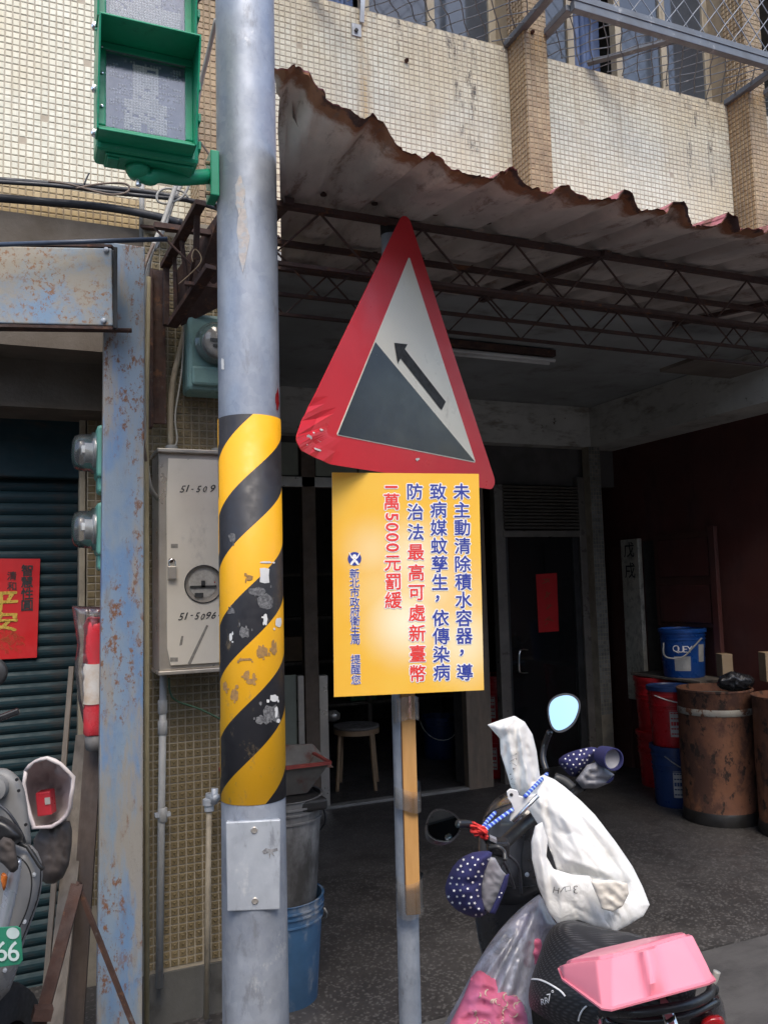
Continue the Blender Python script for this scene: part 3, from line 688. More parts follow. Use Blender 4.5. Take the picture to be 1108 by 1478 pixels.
MB().box((bx(664), BY-.05, 0), (bx(699), BY+.02, bz(690, 690))).build('post', pbr('grey_wood_post', (.24, .18, .13), (.16, .13, .10), 8, .7, stretch=(3, 3, .4)), sf, bevel=.004)
MB().box((bx(460), BY-.05, 0), (bx(664), BY+.02, .022)).build('threshold', pbr('threshold', (.28, .27, .25), None, 9, .5), sf, bevel=.003)
# dim things inside the back room
cb = thing('storage_shelf', 'dark cluttered shelf deep inside the shop opening', 'shelf', (2.6, 7.6, 0))
for zz in (.4, .8, 1.2, 1.6): MB().box((1.9, 7.3, zz), (3.9, 7.7, zz+.025)).build('board', 'plank', cb)
for k in range(3): MB().box((1.9+k, 7.3, 0), (1.94+k, 7.7, 1.9)).build('upright', 'plank', cb)
for k, (x, zz, ww, h, cn, cc_) in enumerate(((2.1, .83, .22, .22, 'brown', (.26, .18, .11)), (2.75, .43, .26, .2, 'green', (.05, .16, .08)), (3.05, 1.23, .2, .25, 'pale blue', (.16, .22, .32)))):
    tag(MB().box((x, 7.35, zz), (x+ww, 7.6, zz+h)).build('carton', pbr('carton_'+cn, cc_, None, 8, .7), bevel=.005), 'dim %s carton on the dark shelf deep inside the shop' % cn, 'carton', 'cartons on the back room shelf')

# glass door + roll shutter above
M['doorframe'] = pbr('dull_door_frame', (.22, .195, .17), (.15, .135, .12), 6, .4, .3)
dr = thing('glass_door', 'dark glass shop door with steel frame, handle and a red paper on it', 'door', (bx(725), BY, 0))
dz = bz(770, 780)
MB().box((bx(716), BY-.04, 0), (bx(730), BY+.03, bz(700, 716))).build('frame_post', M['doorframe'], dr, bevel=.004)
MB().box((bx(838), BY-.04, 0), (bx(858), BY+.03, bz(690, 848))).build('frame_post', M['doorframe'], dr, bevel=.004)
MB().box((bx(727), BY-.045, dz-.03), (bx(838), BY-.0, dz+.02)).build('frame_rail', M['doorframe'], dr, bevel=.004)
MB().box((bx(729), BY+.0, .03), (bx(838), BY+.012, dz-.03)).build('door_glass', 'doorglass', dr)
MB().box((bx(727), BY-.02, .0), (bx(735), BY+.02, dz-.03)).box((bx(829), BY-.02, 0), (bx(837.5), BY+.02, dz-.03)).box((bx(735), BY-.02, 0), (bx(829), BY+.02, .08)).build('leaf_frame', 'dark_metal', dr, bevel=.003)
hp = [onY(762, 938, BY-.02), onY(752, 938, BY-.06), onY(749, 945, BY-.07), onY(749, 966, BY-.07), onY(752, 971, BY-.06), onY(762, 971, BY-.02)]
MB().tube(catmull(hp, 4), .009, 8).build('handle', 'chrome', dr, smooth=True)
sb = thing('roll_shutter', 'dark ribbed roll shutter gathered above the glass door', 'shutter', (bx(725), BY, 2))
z_a, z_b = dz+.03, bz(702, 780); n = 13
for k in range(n):
    za = z_a+(z_b-z_a)*k/n
    MB().prism([(bx(728), BY-.03, za), (bx(728), BY-.055, za+.004), (bx(728), BY-.05, za+(z_b-z_a)/n*.8), (bx(728), BY-.03, za+(z_b-z_a)/n*.9)], (bx(837)-bx(728), 0, 0)).build('slat', pbr('shutter_slat_brown', (.10, .085, .07), None, 6, .45) if k == 0 else bpy.data.materials['shutter_slat_brown'], sb)
# red paper on glass
rp = MB(); a, b_, c_, d_ = onY(773, 829, BY-.004), onY(803, 827, BY-.004), onY(806, 911, BY-.004), onY(777, 913, BY-.004)
rp.prism([a, b_, c_, d_], (0, .001, 0)); rpo = tag(rp.build('red_paper_strip', 'red_paper', loc=a), 'small red paper strip stuck on the dark glass door', 'poster')
tm = MB()
for k in range(4):          # faded, unreadable brush marks
    for q_ in range(5):
        cx_, cy_ = 789.5+k*.6+random.uniform(-4, 4), 840+k*19+random.uniform(-5, 5); dx, dy = random.uniform(-4, 4), random.uniform(-4, 4)
        tm.bar(onY(cx_-dx, cy_-dy, BY-.006), onY(cx_+dx, cy_+dy, BY-.006), .001, .006)
tm.build('brush_marks', pbr('faded_print', (.30, .08, .03), None, 9, .6), rpo, kind='stuff')
# grey tiled post in the corner and its tiles
tp = thing('tiled_corner_post', 'slim post faced with small grey tiles in the shop corner', 'post', (bx(864), BY-.1, 0))
xa, xb = bx(861, BY-.12), bx(877, BY-.12)
MB().box((xa, BY-.12, 0), (xb, BY-.03, BZ)).build('core', 'grout_dark', tp)
tiles_xz(xa, xb, .45, BZ, BY-.1205, .03).build('post_tiles', 'tile_grey', tp, kind='stuff')
# opening in the side wall: black sheet for its shade, steel jamb bearing two characters
def sy(px, py=900): return onX(px, py, SX-.02)
jb = thing('steel_jamb', 'tall bright metal door jamb with two painted characters near the blue pail', 'door jamb', (SX, sy(915).y, 0))
j1, j2 = sy(930).y, sy(905).y
MB().box((SX-.05, j1, .55), (SX-.01, j2, sy(915, 778).z)).build('jamb', pbr('pale_jamb', (.62, .59, .50), (.42, .40, .34), 9, .35, .2, stains=(((.2, .19, .16), 7, .5, .7, (1, 1, .5)),)), jb, bevel=.004)
tm = MB()
for k, ch in enumerate('戊戌'): put_glyph(tm, ch, Vector((SX-.053, (j1+j2)/2, sy(915, 793+k*30).z)), -Y, Z, .13, .01)
tm.build('lettering', 'ink', jb)
MB().box((SX-.03, j2+.02, 0), (SX-.005, sy(884).y, sy(890, 790).z)).build('side_panel', 'redwood', jb)
MB().box((SX-.008, sy(948).y, .5), (SX-.002, j1-.01, sy(940, 780).z)).build('recess_shade', 'tar', jb)  # flat black sheet painted as the shade of the gap beside the jamb
cbn = thing('wall_cabinet', 'dark red-brown panelled cabinet door on the side wall above the blue pail', 'cabinet', (SX, sy(1000).y, 1.3))
ya, yb = sy(1038).y, sy(950).y; zt, zm, zl = sy(1000, 768).z, sy(1000, 838).z, sy(1000, 905).z
MB().box((SX-.03, ya, zl), (SX-.004, yb, zt)).build('carcass', 'redwood', cbn)
MB().box((SX-.045, ya+.05, zm+.03), (SX-.029, yb-.05, zt-.04)).build('panel', 'redwall', cbn, bevel=.006)
MB().box((SX-.045, ya+.05, zl+.03), (SX-.029, yb-.05, zm-.03)).build('panel', 'redwall', cbn, bevel=.006)
MB().box((SX-.055, ya-.03, zl-.3), (SX-.02, ya+.03, zt+.03)).build('stile', 'redwall', cbn, bevel=.004)

# ceiling lamp fixture
fl = thing('ceiling_light', 'unlit rusty fluorescent batten under the shop ceiling', 'ceiling light', onY(715, 500, 4.3))
A_, B_ = onZ(640, 492, CZ-.01), onZ(795, 508, CZ-.01)
MB().bar(A_-Z*.02, B_-Z*.02, .10, .04).build('housing', 'rust', fl, bevel=.004)
for s_ in (-1, 1):
    MB().tube([A_-Z*.06+Y*.03*s_, B_-Z*.06+Y*.03*s_], .013, 8).build('tube', 'white', fl, smooth=True)

# ================================================================== LEFT SHOP
SHY = 3.6
sh = thing('roller_shutter', 'closed dark teal roller shutter of the left shop', 'shutter', (-.9, SHY, 0))
jx_ = GX0+.1
hx0, hx1 = -1.7, onY(113, 900, SHY).x; zt_ = onY(60, 692, SHY).z
MB().box((hx0, SHY-.06, zt_), (hx1+.03, SHY+.05, onY(60, 598, SHY-.06).z)).build('hood', 'teal', sh, bevel=.006)
slp = .0475; nn = int(zt_/slp)
sm = MB(); prof = [(0, 0), (-.003, .004), (-.008, .012), (-.010, .022), (-.009, .032), (-.004, .041), (.0, .0455), (.004, .0455), (.004, 0)]
sm.prism([(hx0, y, z) for y, z in prof], (hx1-hx0, 0, 0)); slo = sm.build('slat', 'teal', sh); slo.parent = sh
me = slo.data
for v in me.vertices: v.co += ORG[sh.name]
slo.location = Vector((0, SHY, zt_-slp))-ORG[sh.name]
for k in range(1, nn+1):
    o = slo.copy(); COL.objects.link(o); o.location = Vector((0, SHY, zt_-slp*(k+1)))-ORG[sh.name]
struct('shutter_light_stop', MB().box((-6, SHY+.06, 0), (jx_, SHY+.2, 3.0)), 'dark')  # unseen wall added behind the slats to stop light leaking between them
jx0, jx1 = onY(113, 900, 3.55).x, onY(122, 900, 3.55).x
MB().box((jx0, 3.5, 0), (jx1, 3.62, onY(118, 600, 3.5).z)).build('guide_rail', 'pvc_tan', sh, bevel=.003)
struct('shop_jamb_wall', MB().box((jx1+.005, 3.5, 0), (GX0+.12, 3.7, 2.8)), 'grout_dark')
tb = tiles_xz(jx1+.006, GX0-.01, .3, 2.2, 3.4995, .03); o = tb.build('jamb_tiles', 'tile_v'); o['kind'] = 'stuff'; tag(o, 'small brown tiles on the narrow jamb right of the teal shutter', 'tiles')
struct('shop_soffit', MB().box((-2.2, 3.12, onY(60, 520, 3.3).z), (GX0, 3.6, LZ-.01)).box((-2.2, 3.3, onY(60, 600, 3.45).z), (GX0, 3.62, LZ-.02)), 'brownwall')

# fascia, column, bar
FD = 2.62
fs_ = thing('fascia_panel', 'flat blue-grey steel panel with rust spots at the top left', 'panel', onD(80, 410, FD))
q = [onD(-60, 354, FD), onD(161, 358, FD), onD(163, 470, FD), onD(-60, 465, FD)]
nrm = (q[1]-q[0]).cross(q[2]-q[0]).normalized()
if nrm.dot(f0) < 0: nrm = -nrm
MB().prism(q, nrm*.03).build('sheet', 'fascia', fs_, bevel=.004)
MB().prism([q[0]+Z*.004, q[1]+Z*.004, q[1]+Z*.012, q[0]+Z*.012], nrm*.035).build('top_strip', 'rust', fs_)
MB().prism([q[3]-Z*.012-nrm*.002, q[2]-Z*.012-nrm*.002, q[2]-Z*.003-nrm*.002, q[3]-Z*.003-nrm*.002], nrm*.03).build('bottom_strip', 'rust', fs_)
MB().bar(onD(167, 358, FD+.01), onD(167, 474, FD+.01), .012, .02).build('edge_strip', 'dark_metal', fs_)
for a in ((154, 361), (150, 463)): MB().lathe([(.009, 0), (.009, .004), (.004, .006)], onD(*a, FD-.001), 10, -nrm).build('rivet', 'galv_plate', fs_, smooth=True)
tag(MB().tube([onD(-60, 355, 2.54), onD(242, 345, 2.60)], .0075, 10).build('steel_bar', pbr('blue_black_pipe', (.05, .07, .11), (.03, .04, .06), 9, .4), smooth=True), 'thin dark blue bar running just above the rusty blue panel', 'bar')
tag(MB().tube([onD(-60, 474, 2.66), onD(190, 477, 2.70)], .008, 8).build('steel_rail', 'rust', smooth=True), 'dark rail along the lower edge of the rusty blue panel', 'rail')
cy = 2.78
c0, c1 = onY(150, 500, cy), onY(209, 500, cy); cb0, cb1 = onY(141, 1400, cy), onY(206, 1400, cy)
col_t = thing('steel_column', 'rust-flecked blue painted square column left of the meter box', 'column', (cb0.x, cy, 0))
def colx(z, p, q): return p.x+(q.x-p.x)*(z-p.z)/(q.z-p.z)
top_z = onY(180, 352, cy).z
mb = MB(); xs = [(colx(z, c0, cb0), colx(z, c1, cb1)) for z in (0, top_z)]
mb.add([(xs[0][0], cy, 0), (xs[0][1], cy, 0), (xs[0][1], cy+.045, 0), (xs[0][0], cy+.045, 0), (xs[1][0], cy, top_z), (xs[1][1], cy, top_z), (xs[1][1], cy+.045, top_z), (xs[1][0], cy+.045, top_z)],
       [(0, 3, 2, 1), (4, 5, 6, 7), (0, 1, 5, 4), (1, 2, 6, 5), (2, 3, 7, 6), (3, 0, 4, 7)])
mb.build('shaft', 'column', col_t, bevel=.004)
MB().box((xs[0][0]-.02, cy-.02, 0), (xs[0][1]+.02, cy+.14, .03)).build('base_plate', 'rust', col_t, bevel=.003)
def vpipe(px, pyt, pyb, Yv, r, pxb=None): return [onY(px, pyt, Yv), onY(pxb if pxb is not None else px, pyb, Yv)]
tag(MB().tube([onY(214, 400, 2.86), onY(211, 600, 2.86), onY(212, 900, 2.86), onY(212, 1478, 2.86)], .009, 10).build('conduit', pbr('yellowed_pipe', (.36, .31, .19), (.27, .23, .14), 9, .55), smooth=True), 'yellowed conduit running down right beside the blue column', 'pipe')
tag(MB().tube(catmull([onY(254, 268, 2.98), onY(236, 320, 2.94), onY(217, 370, 2.88), onY(207, 450, 2.85), onY(207, 580, 2.85), onY(214, 690, 2.88), onY(228, 720, 2.95)], 6), .0085, 8).build('conduit', 'cable_grey', smooth=True), 'grey cable bending down from the black cables behind the blue column', 'cable')
tag(MB().tube(catmull([onY(222, 352, 2.86), onY(206, 400, 2.83), onY(203, 500, 2.83), onY(205, 620, 2.83), onY(212, 670, 2.86)], 6), .006, 8).build('conduit', 'cable_brown', smooth=True), 'dark thin cable hugging the right edge of the blue column', 'cable')

# poster
pf = SHY-.022
def PP(px, py, o_=0): return onY(px, py, pf-o_)
ps = thing('red_poster', 'red paper with black and gold calligraphy on the teal shutter', 'poster', PP(0, 880))
MB().prism([PP(-62, 806), PP(58.5, 806.5), PP(53.5, 949), PP(-62, 955)], (0, .001, 0)).build('sheet', 'red_paper', ps)
mb = MB()
for k, ch in enumerate('智慧性圓'): put_glyph(mb, ch, PP(39.5, 823+k*17, .002), X, Z, .047, .025, wob=.02)
for k, ch in enumerate('清和'): put_glyph(mb, ch, PP(17.5, 831+k*15, .002), X, Z, .037, .01, wob=.04)
mb.build('lettering', 'ink', ps)
mb = MB()
for k, ch in enumerate('平安'): put_glyph(mb, ch, PP(2, 868+k*29, .002), X, Z, .085, .03, sx=1.55, wob=.05)
mb.build('lettering', 'gold', ps)
mb = MB()
for k in range(90):
    a = random.random()*6.28; rr = random.random()**.6
    cx_, cy_ = 15+rr*22*math.cos(a), 925+rr*19*math.sin(a); s1 = random.uniform(2, 4.5); an = random.random()*6.28
    p = [PP(cx_+s1*math.cos(an+t), cy_+s1*math.sin(an+t), .002) for t in (0, .7, 1.5, 2.2)]
    mb.tube(p, .0005, 4)
mb.build('flower_print', pbr('dull_gold', (.45, .14, .05), None, 9, .5), ps)

# small meters left of column
def meter(label, px, py, loc_y):
    c = onY(px, py, loc_y); t_ = thing('electric_meter', label, 'meter', c, 'domed meters beside the teal shutter')
    # back plate on the right, dome pointing left
    MB().box((c.x, c.y-.075, c.z-.09), (c.x+.035, c.y+.075, c.z+.085)).box((c.x+.005, c.y-.05, c.z-.14), (c.x+.035, c.y+.05, c.z-.08)).build('base', 'meter_teal', t_, bevel=.012)
    MB().lathe([(.072, 0), (.072, .012), (.064, .014), (.062, .05), (.056, .066), (.036, .075), (.0, .077)], c, 24, -X, cap=False).build('dome', 'dome', t_, smooth=True)
    MB().lathe([(.05, 0), (.05, .008), (.034, .010), (.034, .035), (0, .036)], c, 20, -X, cap=False).build('register', 'pvc', t_, smooth='auto')
    MB().box((c.x-.045, c.y-.03, c.z-.004), (c.x-.034, c.y+.03, c.z+.02)).build('dial', 'white', t_)
    return t_
mt = meter('upper of two glass-domed meters beside the blue column', 138, 654, 2.95)
mt2 = meter('lower of two glass-domed meters beside the blue column', 138, 764, 2.95)
# cables on the wall at the left
def cable(lab, pts, r, m_, Yv=3.1, cat='cable', **k):
    return tag(MB().tube(catmull([onY(a, b, c if len(p_) > 2 else Yv) for p_ in pts for a, b, c in [(*p_, Yv)[:3]]], 6), r, 8).build('cable', m_, smooth=True), lab, cat)
cable('uppermost black cable strung across the left tiled wall', [(-60, 255, 3.08), (60, 264, 3.08), (150, 271, 3.06), (230, 280, 3.05), (305, 298, 3.0), (330, 310, 2.95)], .010, 'cable')
cable('second black cable just under the uppermost on the left wall', [(-60, 259, 3.06), (80, 268, 3.06), (160, 278, 3.05), (240, 286, 3.03), (300, 293, 3.0), (330, 300, 2.95)], .008, 'cable')
cable('thick black cable crossing the brown tiled beam', [(-60, 281, 3.12), (60, 291, 3.12), (150, 299, 3.1), (220, 311, 3.05), (262, 322, 3.0)], .0155, 'cable')
cable('brown cable looped over the black cables under the signal', [(70, 262), (100, 266), (140, 277), (165, 281), (184, 277), (186, 268), (172, 264), (140, 266), (110, 272)], .004, 'cable_brown', 3.02)
cable('pale loop of wire beside the signal bracket', [(272, 285), (262, 276), (240, 272), (228, 279), (228, 290), (240, 294), (258, 288), (268, 278), (275, 262)], .0045, 'cable_grey', 3.0)
cable('grey cable running down behind the signal to the beam', [(312, 28, 2.9), (300, 80, 3.0), (288, 130, 3.08), (278, 200, 3.1), (268, 250, 3.1), (252, 285, 3.05), (238, 325, 3.0), (222, 360, 2.9)], .009, 'cable_grey')
cable('thin wires hanging from the pole clamp behind the signal', [(318, 0, 2.6), (288, 0, 2.6), (284, 30, 2.7), (280, 120, 2.8)], .004, 'cable', 2.7)
cable('short stub wire sticking up from the cable bundle', [(122, 266), (126, 256), (129, 250)], .003, 'cable', 3.04)
cable('thin brown wire behind the signal bracket', [(282, 190), (286, 200), (300, 220), (306, 232)], .004, 'cable_brown', 2.8)
tag(MB().tube([onY(205, 262, 3.12), onY(205, 345, 3.12)], .01, 8).build('conduit', 'pvc', smooth=True), 'short grey conduit stub at the corner of the tiled beam', 'pipe')

# rusty bracket truss and rusty angle on the pier
br = thing('rusty_bracket', 'rusty steel lattice bracket holding the awning beside the pole', 'bracket', onY(260, 400, 2.95))
def rb(a, b, w_, h_, m_='rust'): MB().bar(onY(*a), onY(*b), w_, h_).build('bracket_bar', m_, br, bevel=.002)
rb((238, 385, 2.98), (290, 292, 2.6), .035, .02); rb((248, 470, 2.98), (305, 385, 2.7), .04, .02); rb((240, 378, 2.98), (240, 470, 2.98), .03, .02)
rb((285, 300, 2.65), (283, 375, 2.72), .02, .02); rb((262, 345, 2.8), (272, 425, 2.85), .014, .014); rb((252, 362, 2.9), (254, 450, 2.93), .014, .014); rb((272, 425, 2.85), (285, 340, 2.7), .012, .012)
rb((205, 328, 3.1), (262, 333, 3.0), .03, .012)
MB().prism([onY(252, 395, 2.99), onY(320, 300, 2.7), onY(322, 440, 2.9), onY(262, 470, 2.99)], (0, .01, 0)).build('gusset', 'rust', br)
ra = MB().bar(onY(227, 390, 3.03), onY(229, 612, 3.03), .055, .012, (0, 1, 0)); ra.bar(onY(217, 390, 3.02), onY(218, 618, 3.02), .012, .05, (0, 1, 0))
tag(ra.build('angle_iron', 'rust', bevel=.002), 'rusty vertical angle iron fixed on the brown tiles above the meter box', 'angle iron')
ties = catmull([onY(a, b, 2.62) for a, b in ((279, 378), (277, 370), (281, 360), (287, 364), (291, 374), (286, 384), (272, 398), (258, 410))], 5)
tag(MB().tube(ties, .002, 5).build('wire_tie', M['cardboard'], smooth=True), 'loose tan wire tie on the rusty bracket', 'wire')

# ---------------- meter cabinet
MY = 2.93
mc = thing('meter_cabinet', 'stainless steel meter cabinet with round window on the tiled pier', 'meter box', onY(225, 960, MY))
xl, xr = onY(229, 800, MY).x, onY(338, 800, MY).x; zt, zb = onY(240, 653, MY).z, onY(240, 968, MY).z
MB().box((xl, MY, zb), (xr, GY-.01, zt)).build('case', 'steel', mc, bevel=.004)
MB().box((xl-.006, MY-.02, zt-.002), (xr+.006, GY-.01, zt+.012)).build('lid', 'steel', mc, bevel=.003)
MB().box((xl-.004, MY-.015, zb-.014), (xr+.004, GY-.01, zb+.0)).build('sill', 'steel', mc, bevel=.003)
# door with round hole
dx0, dx1, dz0, dz1 = onY(241, 800, MY-.012).x, xr-.012, zb+.018, zt-.022
hc = onY(294, 843, MY-.012); hr = onY(321, 843, MY-.012).x-hc.x
mb = MB(); n = 48; yo = MY-.012
for k in range(n):
    a = 2*math.pi*k/n; ca, sa = math.cos(a), math.sin(a)
    tx = ((dx1-hc.x) if ca > 0 else (dx0-hc.x))/ca if abs(ca) > 1e-6 else 1e9
    tz = ((dz1-hc.z) if sa > 0 else (dz0-hc.z))/sa if abs(sa) > 1e-6 else 1e9
    tt = min(tx, tz); mb.v += [Vector((hc.x+hr*ca, yo, hc.z+hr*sa)), Vector((hc.x+tt*ca, yo, hc.z+tt*sa)), Vector((hc.x+hr*ca, yo+.01, hc.z+hr*sa)), Vector((hc.x+tt*ca, yo+.0105, hc.z+tt*sa))]
for k in range(n):
    a, b = 4*k, 4*((k+1) % n); mb.f += [(a+1, a, b, b+1), (a, a+2, b+2, b), (a+1, b+1, b+3, a+3)]
# corners
for cx_, cz_ in ((dx0, dz0), (dx1, dz0), (dx1, dz1), (dx0, dz1)):
    ks = sorted(range(n), key=lambda k: (mb.v[4*k+1]-Vector((cx_, yo, cz_))).length)[:2]; i0 = len(mb.v); mb.v.append(Vector((cx_, yo, cz_)))
    mb.f.append((4*ks[0]+1, 4*ks[1]+1, i0))
dro = mb.build('door', 'boxdoor', mc)
MB().lathe([(hr-.002, 0), (hr+.0015, -.001), (hr+.001, .003), (hr-.001, .004)], Vector((hc.x, yo-.003, hc.z)), 40, Y, cap=False).build('window_ring', 'black', dro, smooth=True)
mi = MB().lathe([(hr*.86, 0), (hr*.86, .03), (hr*.8, .035), (hr*.8, .05), (0, .052)], Vector((hc.x+.003, MY+.055, hc.z)), 32, -Y, cap=False).build('meter_body', 'black', mc, smooth='auto')
MB().lathe([(hr*.78, 0), (hr*.76, .004), (0, .005)], Vector((hc.x, MY+.002, hc.z+.002)), 30, -Y, cap=False).build('meter_face', pbr('meter_dial', (.42, .40, .36), (.25, .24, .22), 40, .4), mi, smooth='auto')
MB().box((hc.x-hr*.7, MY-.008, hc.z-.012), (hc.x+hr*.7, MY-.003, hc.z-.005)).box((hc.x-hr*.1, MY-.008, hc.z-.012), (hc.x+hr*.1, MY-.003, hc.z+.012)).box((hc.x-hr*.45, MY-.008, hc.z-.045), (hc.x+hr*.0, MY-.003, hc.z-.03)).build('meter_marks', 'dark_metal', mi)
MB().box((hc.x+hr*.58, MY-.01, hc.z+.003), (hc.x+hr*.63, MY-.006, hc.z+.008)).build('indicator', 'tail_red', mi)
tm = MB()
for ch, px, py, s_ in (('5', 264, 706, .034), ('1', 271, 705, .034), ('-', 278, 706, .03), ('5', 287, 706, .032), ('0', 296, 706, .028), ('9', 307, 705, .036), ('6', 319, 707, .034),
                       ('5', 262, 890, .036), ('1', 269, 889, .036), ('-', 277, 888, .03), ('5', 285, 889, .034), ('0', 293, 890, .03), ('9', 301, 888, .036), ('6', 309, 888, .034), ('-', 317, 888, .03)):
    put_glyph(tm, ch, onY(px, py, MY-.0135), (X+Z*.06), (Z+X*.35), s_, .012, wob=.05)
tm.build('lettering', 'ink', dro)
gmt = pbr('grime', (.26, .24, .21), (.15, .14, .12), 90, .8)
for P in (((247, 785), (257, 785), (257, 791), (247, 791)), ((246, 949), (257, 949), (257, 955), (246, 955)), ((271, 958), (275, 960), (301, 903), (298, 902)), ((259, 932), (263, 931), (265, 918), (262, 918))):
    MB().prism([onY(a, b, yo-.001) for a, b in P], (0, .0006, 0)).build('grime_mark', gmt, dro)
pk = thing('padlock', 'small brass-grey padlock hanging on the cabinet door', 'padlock', onY(248, 828, yo))
MB().box(tuple(onY(243, 836, yo-.02)), tuple(onY(255, 817, yo-.02)+Y*.014)).build('body', 'steel', pk, bevel=.003)
MB().tube(catmull([onY(245, 818, yo-.013), onY(244, 811, yo-.013), onY(249, 807, yo-.013), onY(253, 811, yo-.013), onY(253, 818, yo-.013)], 4), .0025, 8).build('shackle', 'chrome', pk, smooth=True)
MB().lathe([(.008, 0), (.008, .006), (0, .006)], onY(247, 809, yo), 12, -Y).build('hasp', 'rust', pk)
# green meter above
gm = thing('electric_meter', 'grey-green domed meter mounted above the steel cabinet behind the pole', 'meter', onY(270, 560, 2.93))
a, b_ = onY(272, 562, 2.96), onY(345, 458, 2.96)
MB().box((a.x, 2.96, a.z), (b_.x, GY-.01, b_.z)).build('housing', 'meter_green', gm, bevel=.014)
MB().box((a.x+.01, 2.94, a.z+.015), (b_.x-.01, 2.962, a.z+.085)).build('terminal_cover', 'meter_green', gm, bevel=.01)
cc = onY(313, 497, 2.955); MB().lathe([(.080, 0), (.080, .012), (.069, .014), (.067, .05), (.05, .068), (.0, .075)], cc, 28, -Y, cap=False).build('dome', 'dome', gm, smooth=True)
MB().lathe([(.055, 0), (.055, .03), (0, .031)], cc, 24, -Y, cap=False).build('register', 'label', gm, smooth='auto')
MB().box((cc.x-.03, cc.y-.035, cc.z+.0), (cc.x+.03, cc.y-.0315, cc.z+.012)).box((cc.x-.02, cc.y-.035, cc.z-.02), (cc.x+.01, cc.y-.0315, cc.z-.01)).build('dial_marks', 'ink', gm)
tag(MB().tube(catmull([onY(271, 460, 3.05), onY(262, 500, 3.04), onY(250, 550, 3.04), onY(246, 600, 3.04), onY(247, 645, 3.04)], 5), .011, 10).build('conduit', 'pvc_tan', smooth=True), 'tan conduit curving into the top of the steel cabinet', 'pipe')
tag(MB().lathe([(.022, 0), (.022, .03), (.018, .032), (.0, .034)], Vector((onY(248, 645, 3.04).x, 3.04, zt+.012)), 16).build('pipe_gland', 'pvc', smooth='auto'), 'grey pipe gland on the left top of the steel cabinet', 'gland')
tag(MB().lathe([(.022, 0), (.022, .026), (.018, .028), (.0, .03)], Vector((onY(314, 645, 3.04).x, 3.04, zt+.012)), 16).build('pipe_gland', 'pvc', smooth='auto'), 'grey pipe gland on the cabinet top right beside the pole', 'gland')
tag(MB().tube(catmull([onY(266, 480, 3.03), onY(262, 540, 3.02), onY(253, 600, 3.02), onY(256, 635, 3.02), onY(248, 652, 3.03)], 5), .0035, 6).build('cable', 'cable_grey', smooth=True), 'thin pale wire beside the tan conduit above the cabinet', 'cable')
# pipes below
pz = thing('grey_pipe', 'jointed grey pipe dropping from the left underside of the steel cabinet', 'pipe', onY(233, 1400, 3.03))
pa, pb_ = onY(236, 975, 3.03), onY(230, 1425, 3.03)
MB().tube([pa, pb_], .0125, 12).build('pipe_run', 'pvc', pz, smooth=True)
for py in (1020, 1050, 1176): 
    p = onY(235, py, 3.03); MB().lathe([(.0125, -.025), (.0165, -.022), (.0165, .022), (.0125, .025)], p, 14).build('coupling', 'pvc', pz, smooth=True)
MB().box((pa.x-.03, 3.02, onY(233, 1176, 3.03).z-.006), (pa.x+.022, 3.045, onY(233, 1176, 3.03).z+.006)).build('clamp', 'galv_plate', pz)
gv = thing('water_pipe', 'thin dark pipe with grey valve beside the striped pole', 'pipe', onY(301, 1400, 3.0))
MB().tube([onY(302, 1150, 3.0), onY(298, 1470, 3.0)], .010, 10).build('pipe_run', 'pvc_tan', gv, smooth=True)
MB().lathe([(.017, 0), (.017, .018), (.022, .02), (.022, .04), (.012, .045), (.012, .06)], onY(302, 1170, 3.0), 14).build('valve_body', 'galv_plate', gv, smooth='auto')
MB().tube([onY(302, 1150, 3.0), onY(314, 1152, 2.97)], .014, 10).tube([onY(309, 1160, 2.98), onY(310, 1138, 2.98)], .012, 10).build('valve_cap', 'galv_plate', gv, smooth=True)
cable('dark green hose from under the cabinet to the pole', [(244, 978, 3.0), (246, 1000, 3.0), (256, 1012, 3.0), (290, 1024, 2.98), (330, 1044, 2.95)], .0035, pbr('green_hose', (.015, .06, .03), None, 9, .5), 3.0)

# ================================================================== POLE
PYv = onD(362, 740, 2.35).y
pt, pb = onY(353.5, 0, PYv), onY(369.5, 1478, PYv)
PR = 44.5/FPX*2.35
axd = (pt-pb).normalized(); pbase = pb+axd*((0-pb.z)/axd.z)
BAND_K = .835/math.pi
pole = thing('signal_pole', 'thick galvanised pole with yellow and black striped band', 'pole', pbase)
MB().lathe([(PR*1.02, 0), (PR*1.0, 1.0), (PR*.985, 4.3)], pbase, 64, axd, cap=False).build('shaft', 'galv', pole, smooth=True)
# band as its own object with its axis on the pole axis
zb1, zb0 = onY(362, 597, PYv-PR).z, onY(366, 1163, PYv-PR).z
bo = bpy.data.objects.new('hazard_band', bpy.data.meshes.new('hazard_band')); COL.objects.link(bo)
BAND_OFF = 0.045
bm = MB().lathe([(PR*1.005, zb0), (PR*1.022, zb0+.001), (PR*1.020, (zb0+zb1)/2), (PR*1.018, zb1-.001), (PR*.99, zb1)], (0, 0, 0), 96, axd, cap=False)
bo.data.from_pydata([tuple(v) for v in bm.v], [], bm.f); bo.data.materials.append(band_mat()); bo.parent = pole
bo.data.polygons.foreach_set('use_smooth', [True]*len(bo.data.polygons)); ORG[bo.name] = ORG[pole.name]
def on_pole(px, py, extra=.0):
    """nearest point of the pole's skin along a pixel ray"""
    r = ray(px, py).normalized(); rr = PR*1.0+extra
    wv = CAMP-pbase; a_ = r-axd*r.dot(axd); b__ = wv-axd*wv.dot(axd)
    A, Bq, Cq = a_.dot(a_), 2*a_.dot(b__), b__.dot(b__)-rr*rr; D = Bq*Bq-4*A*Cq
    if D < 0: D = 0
    return CAMP+r*((-Bq-math.sqrt(D))/(2*A))
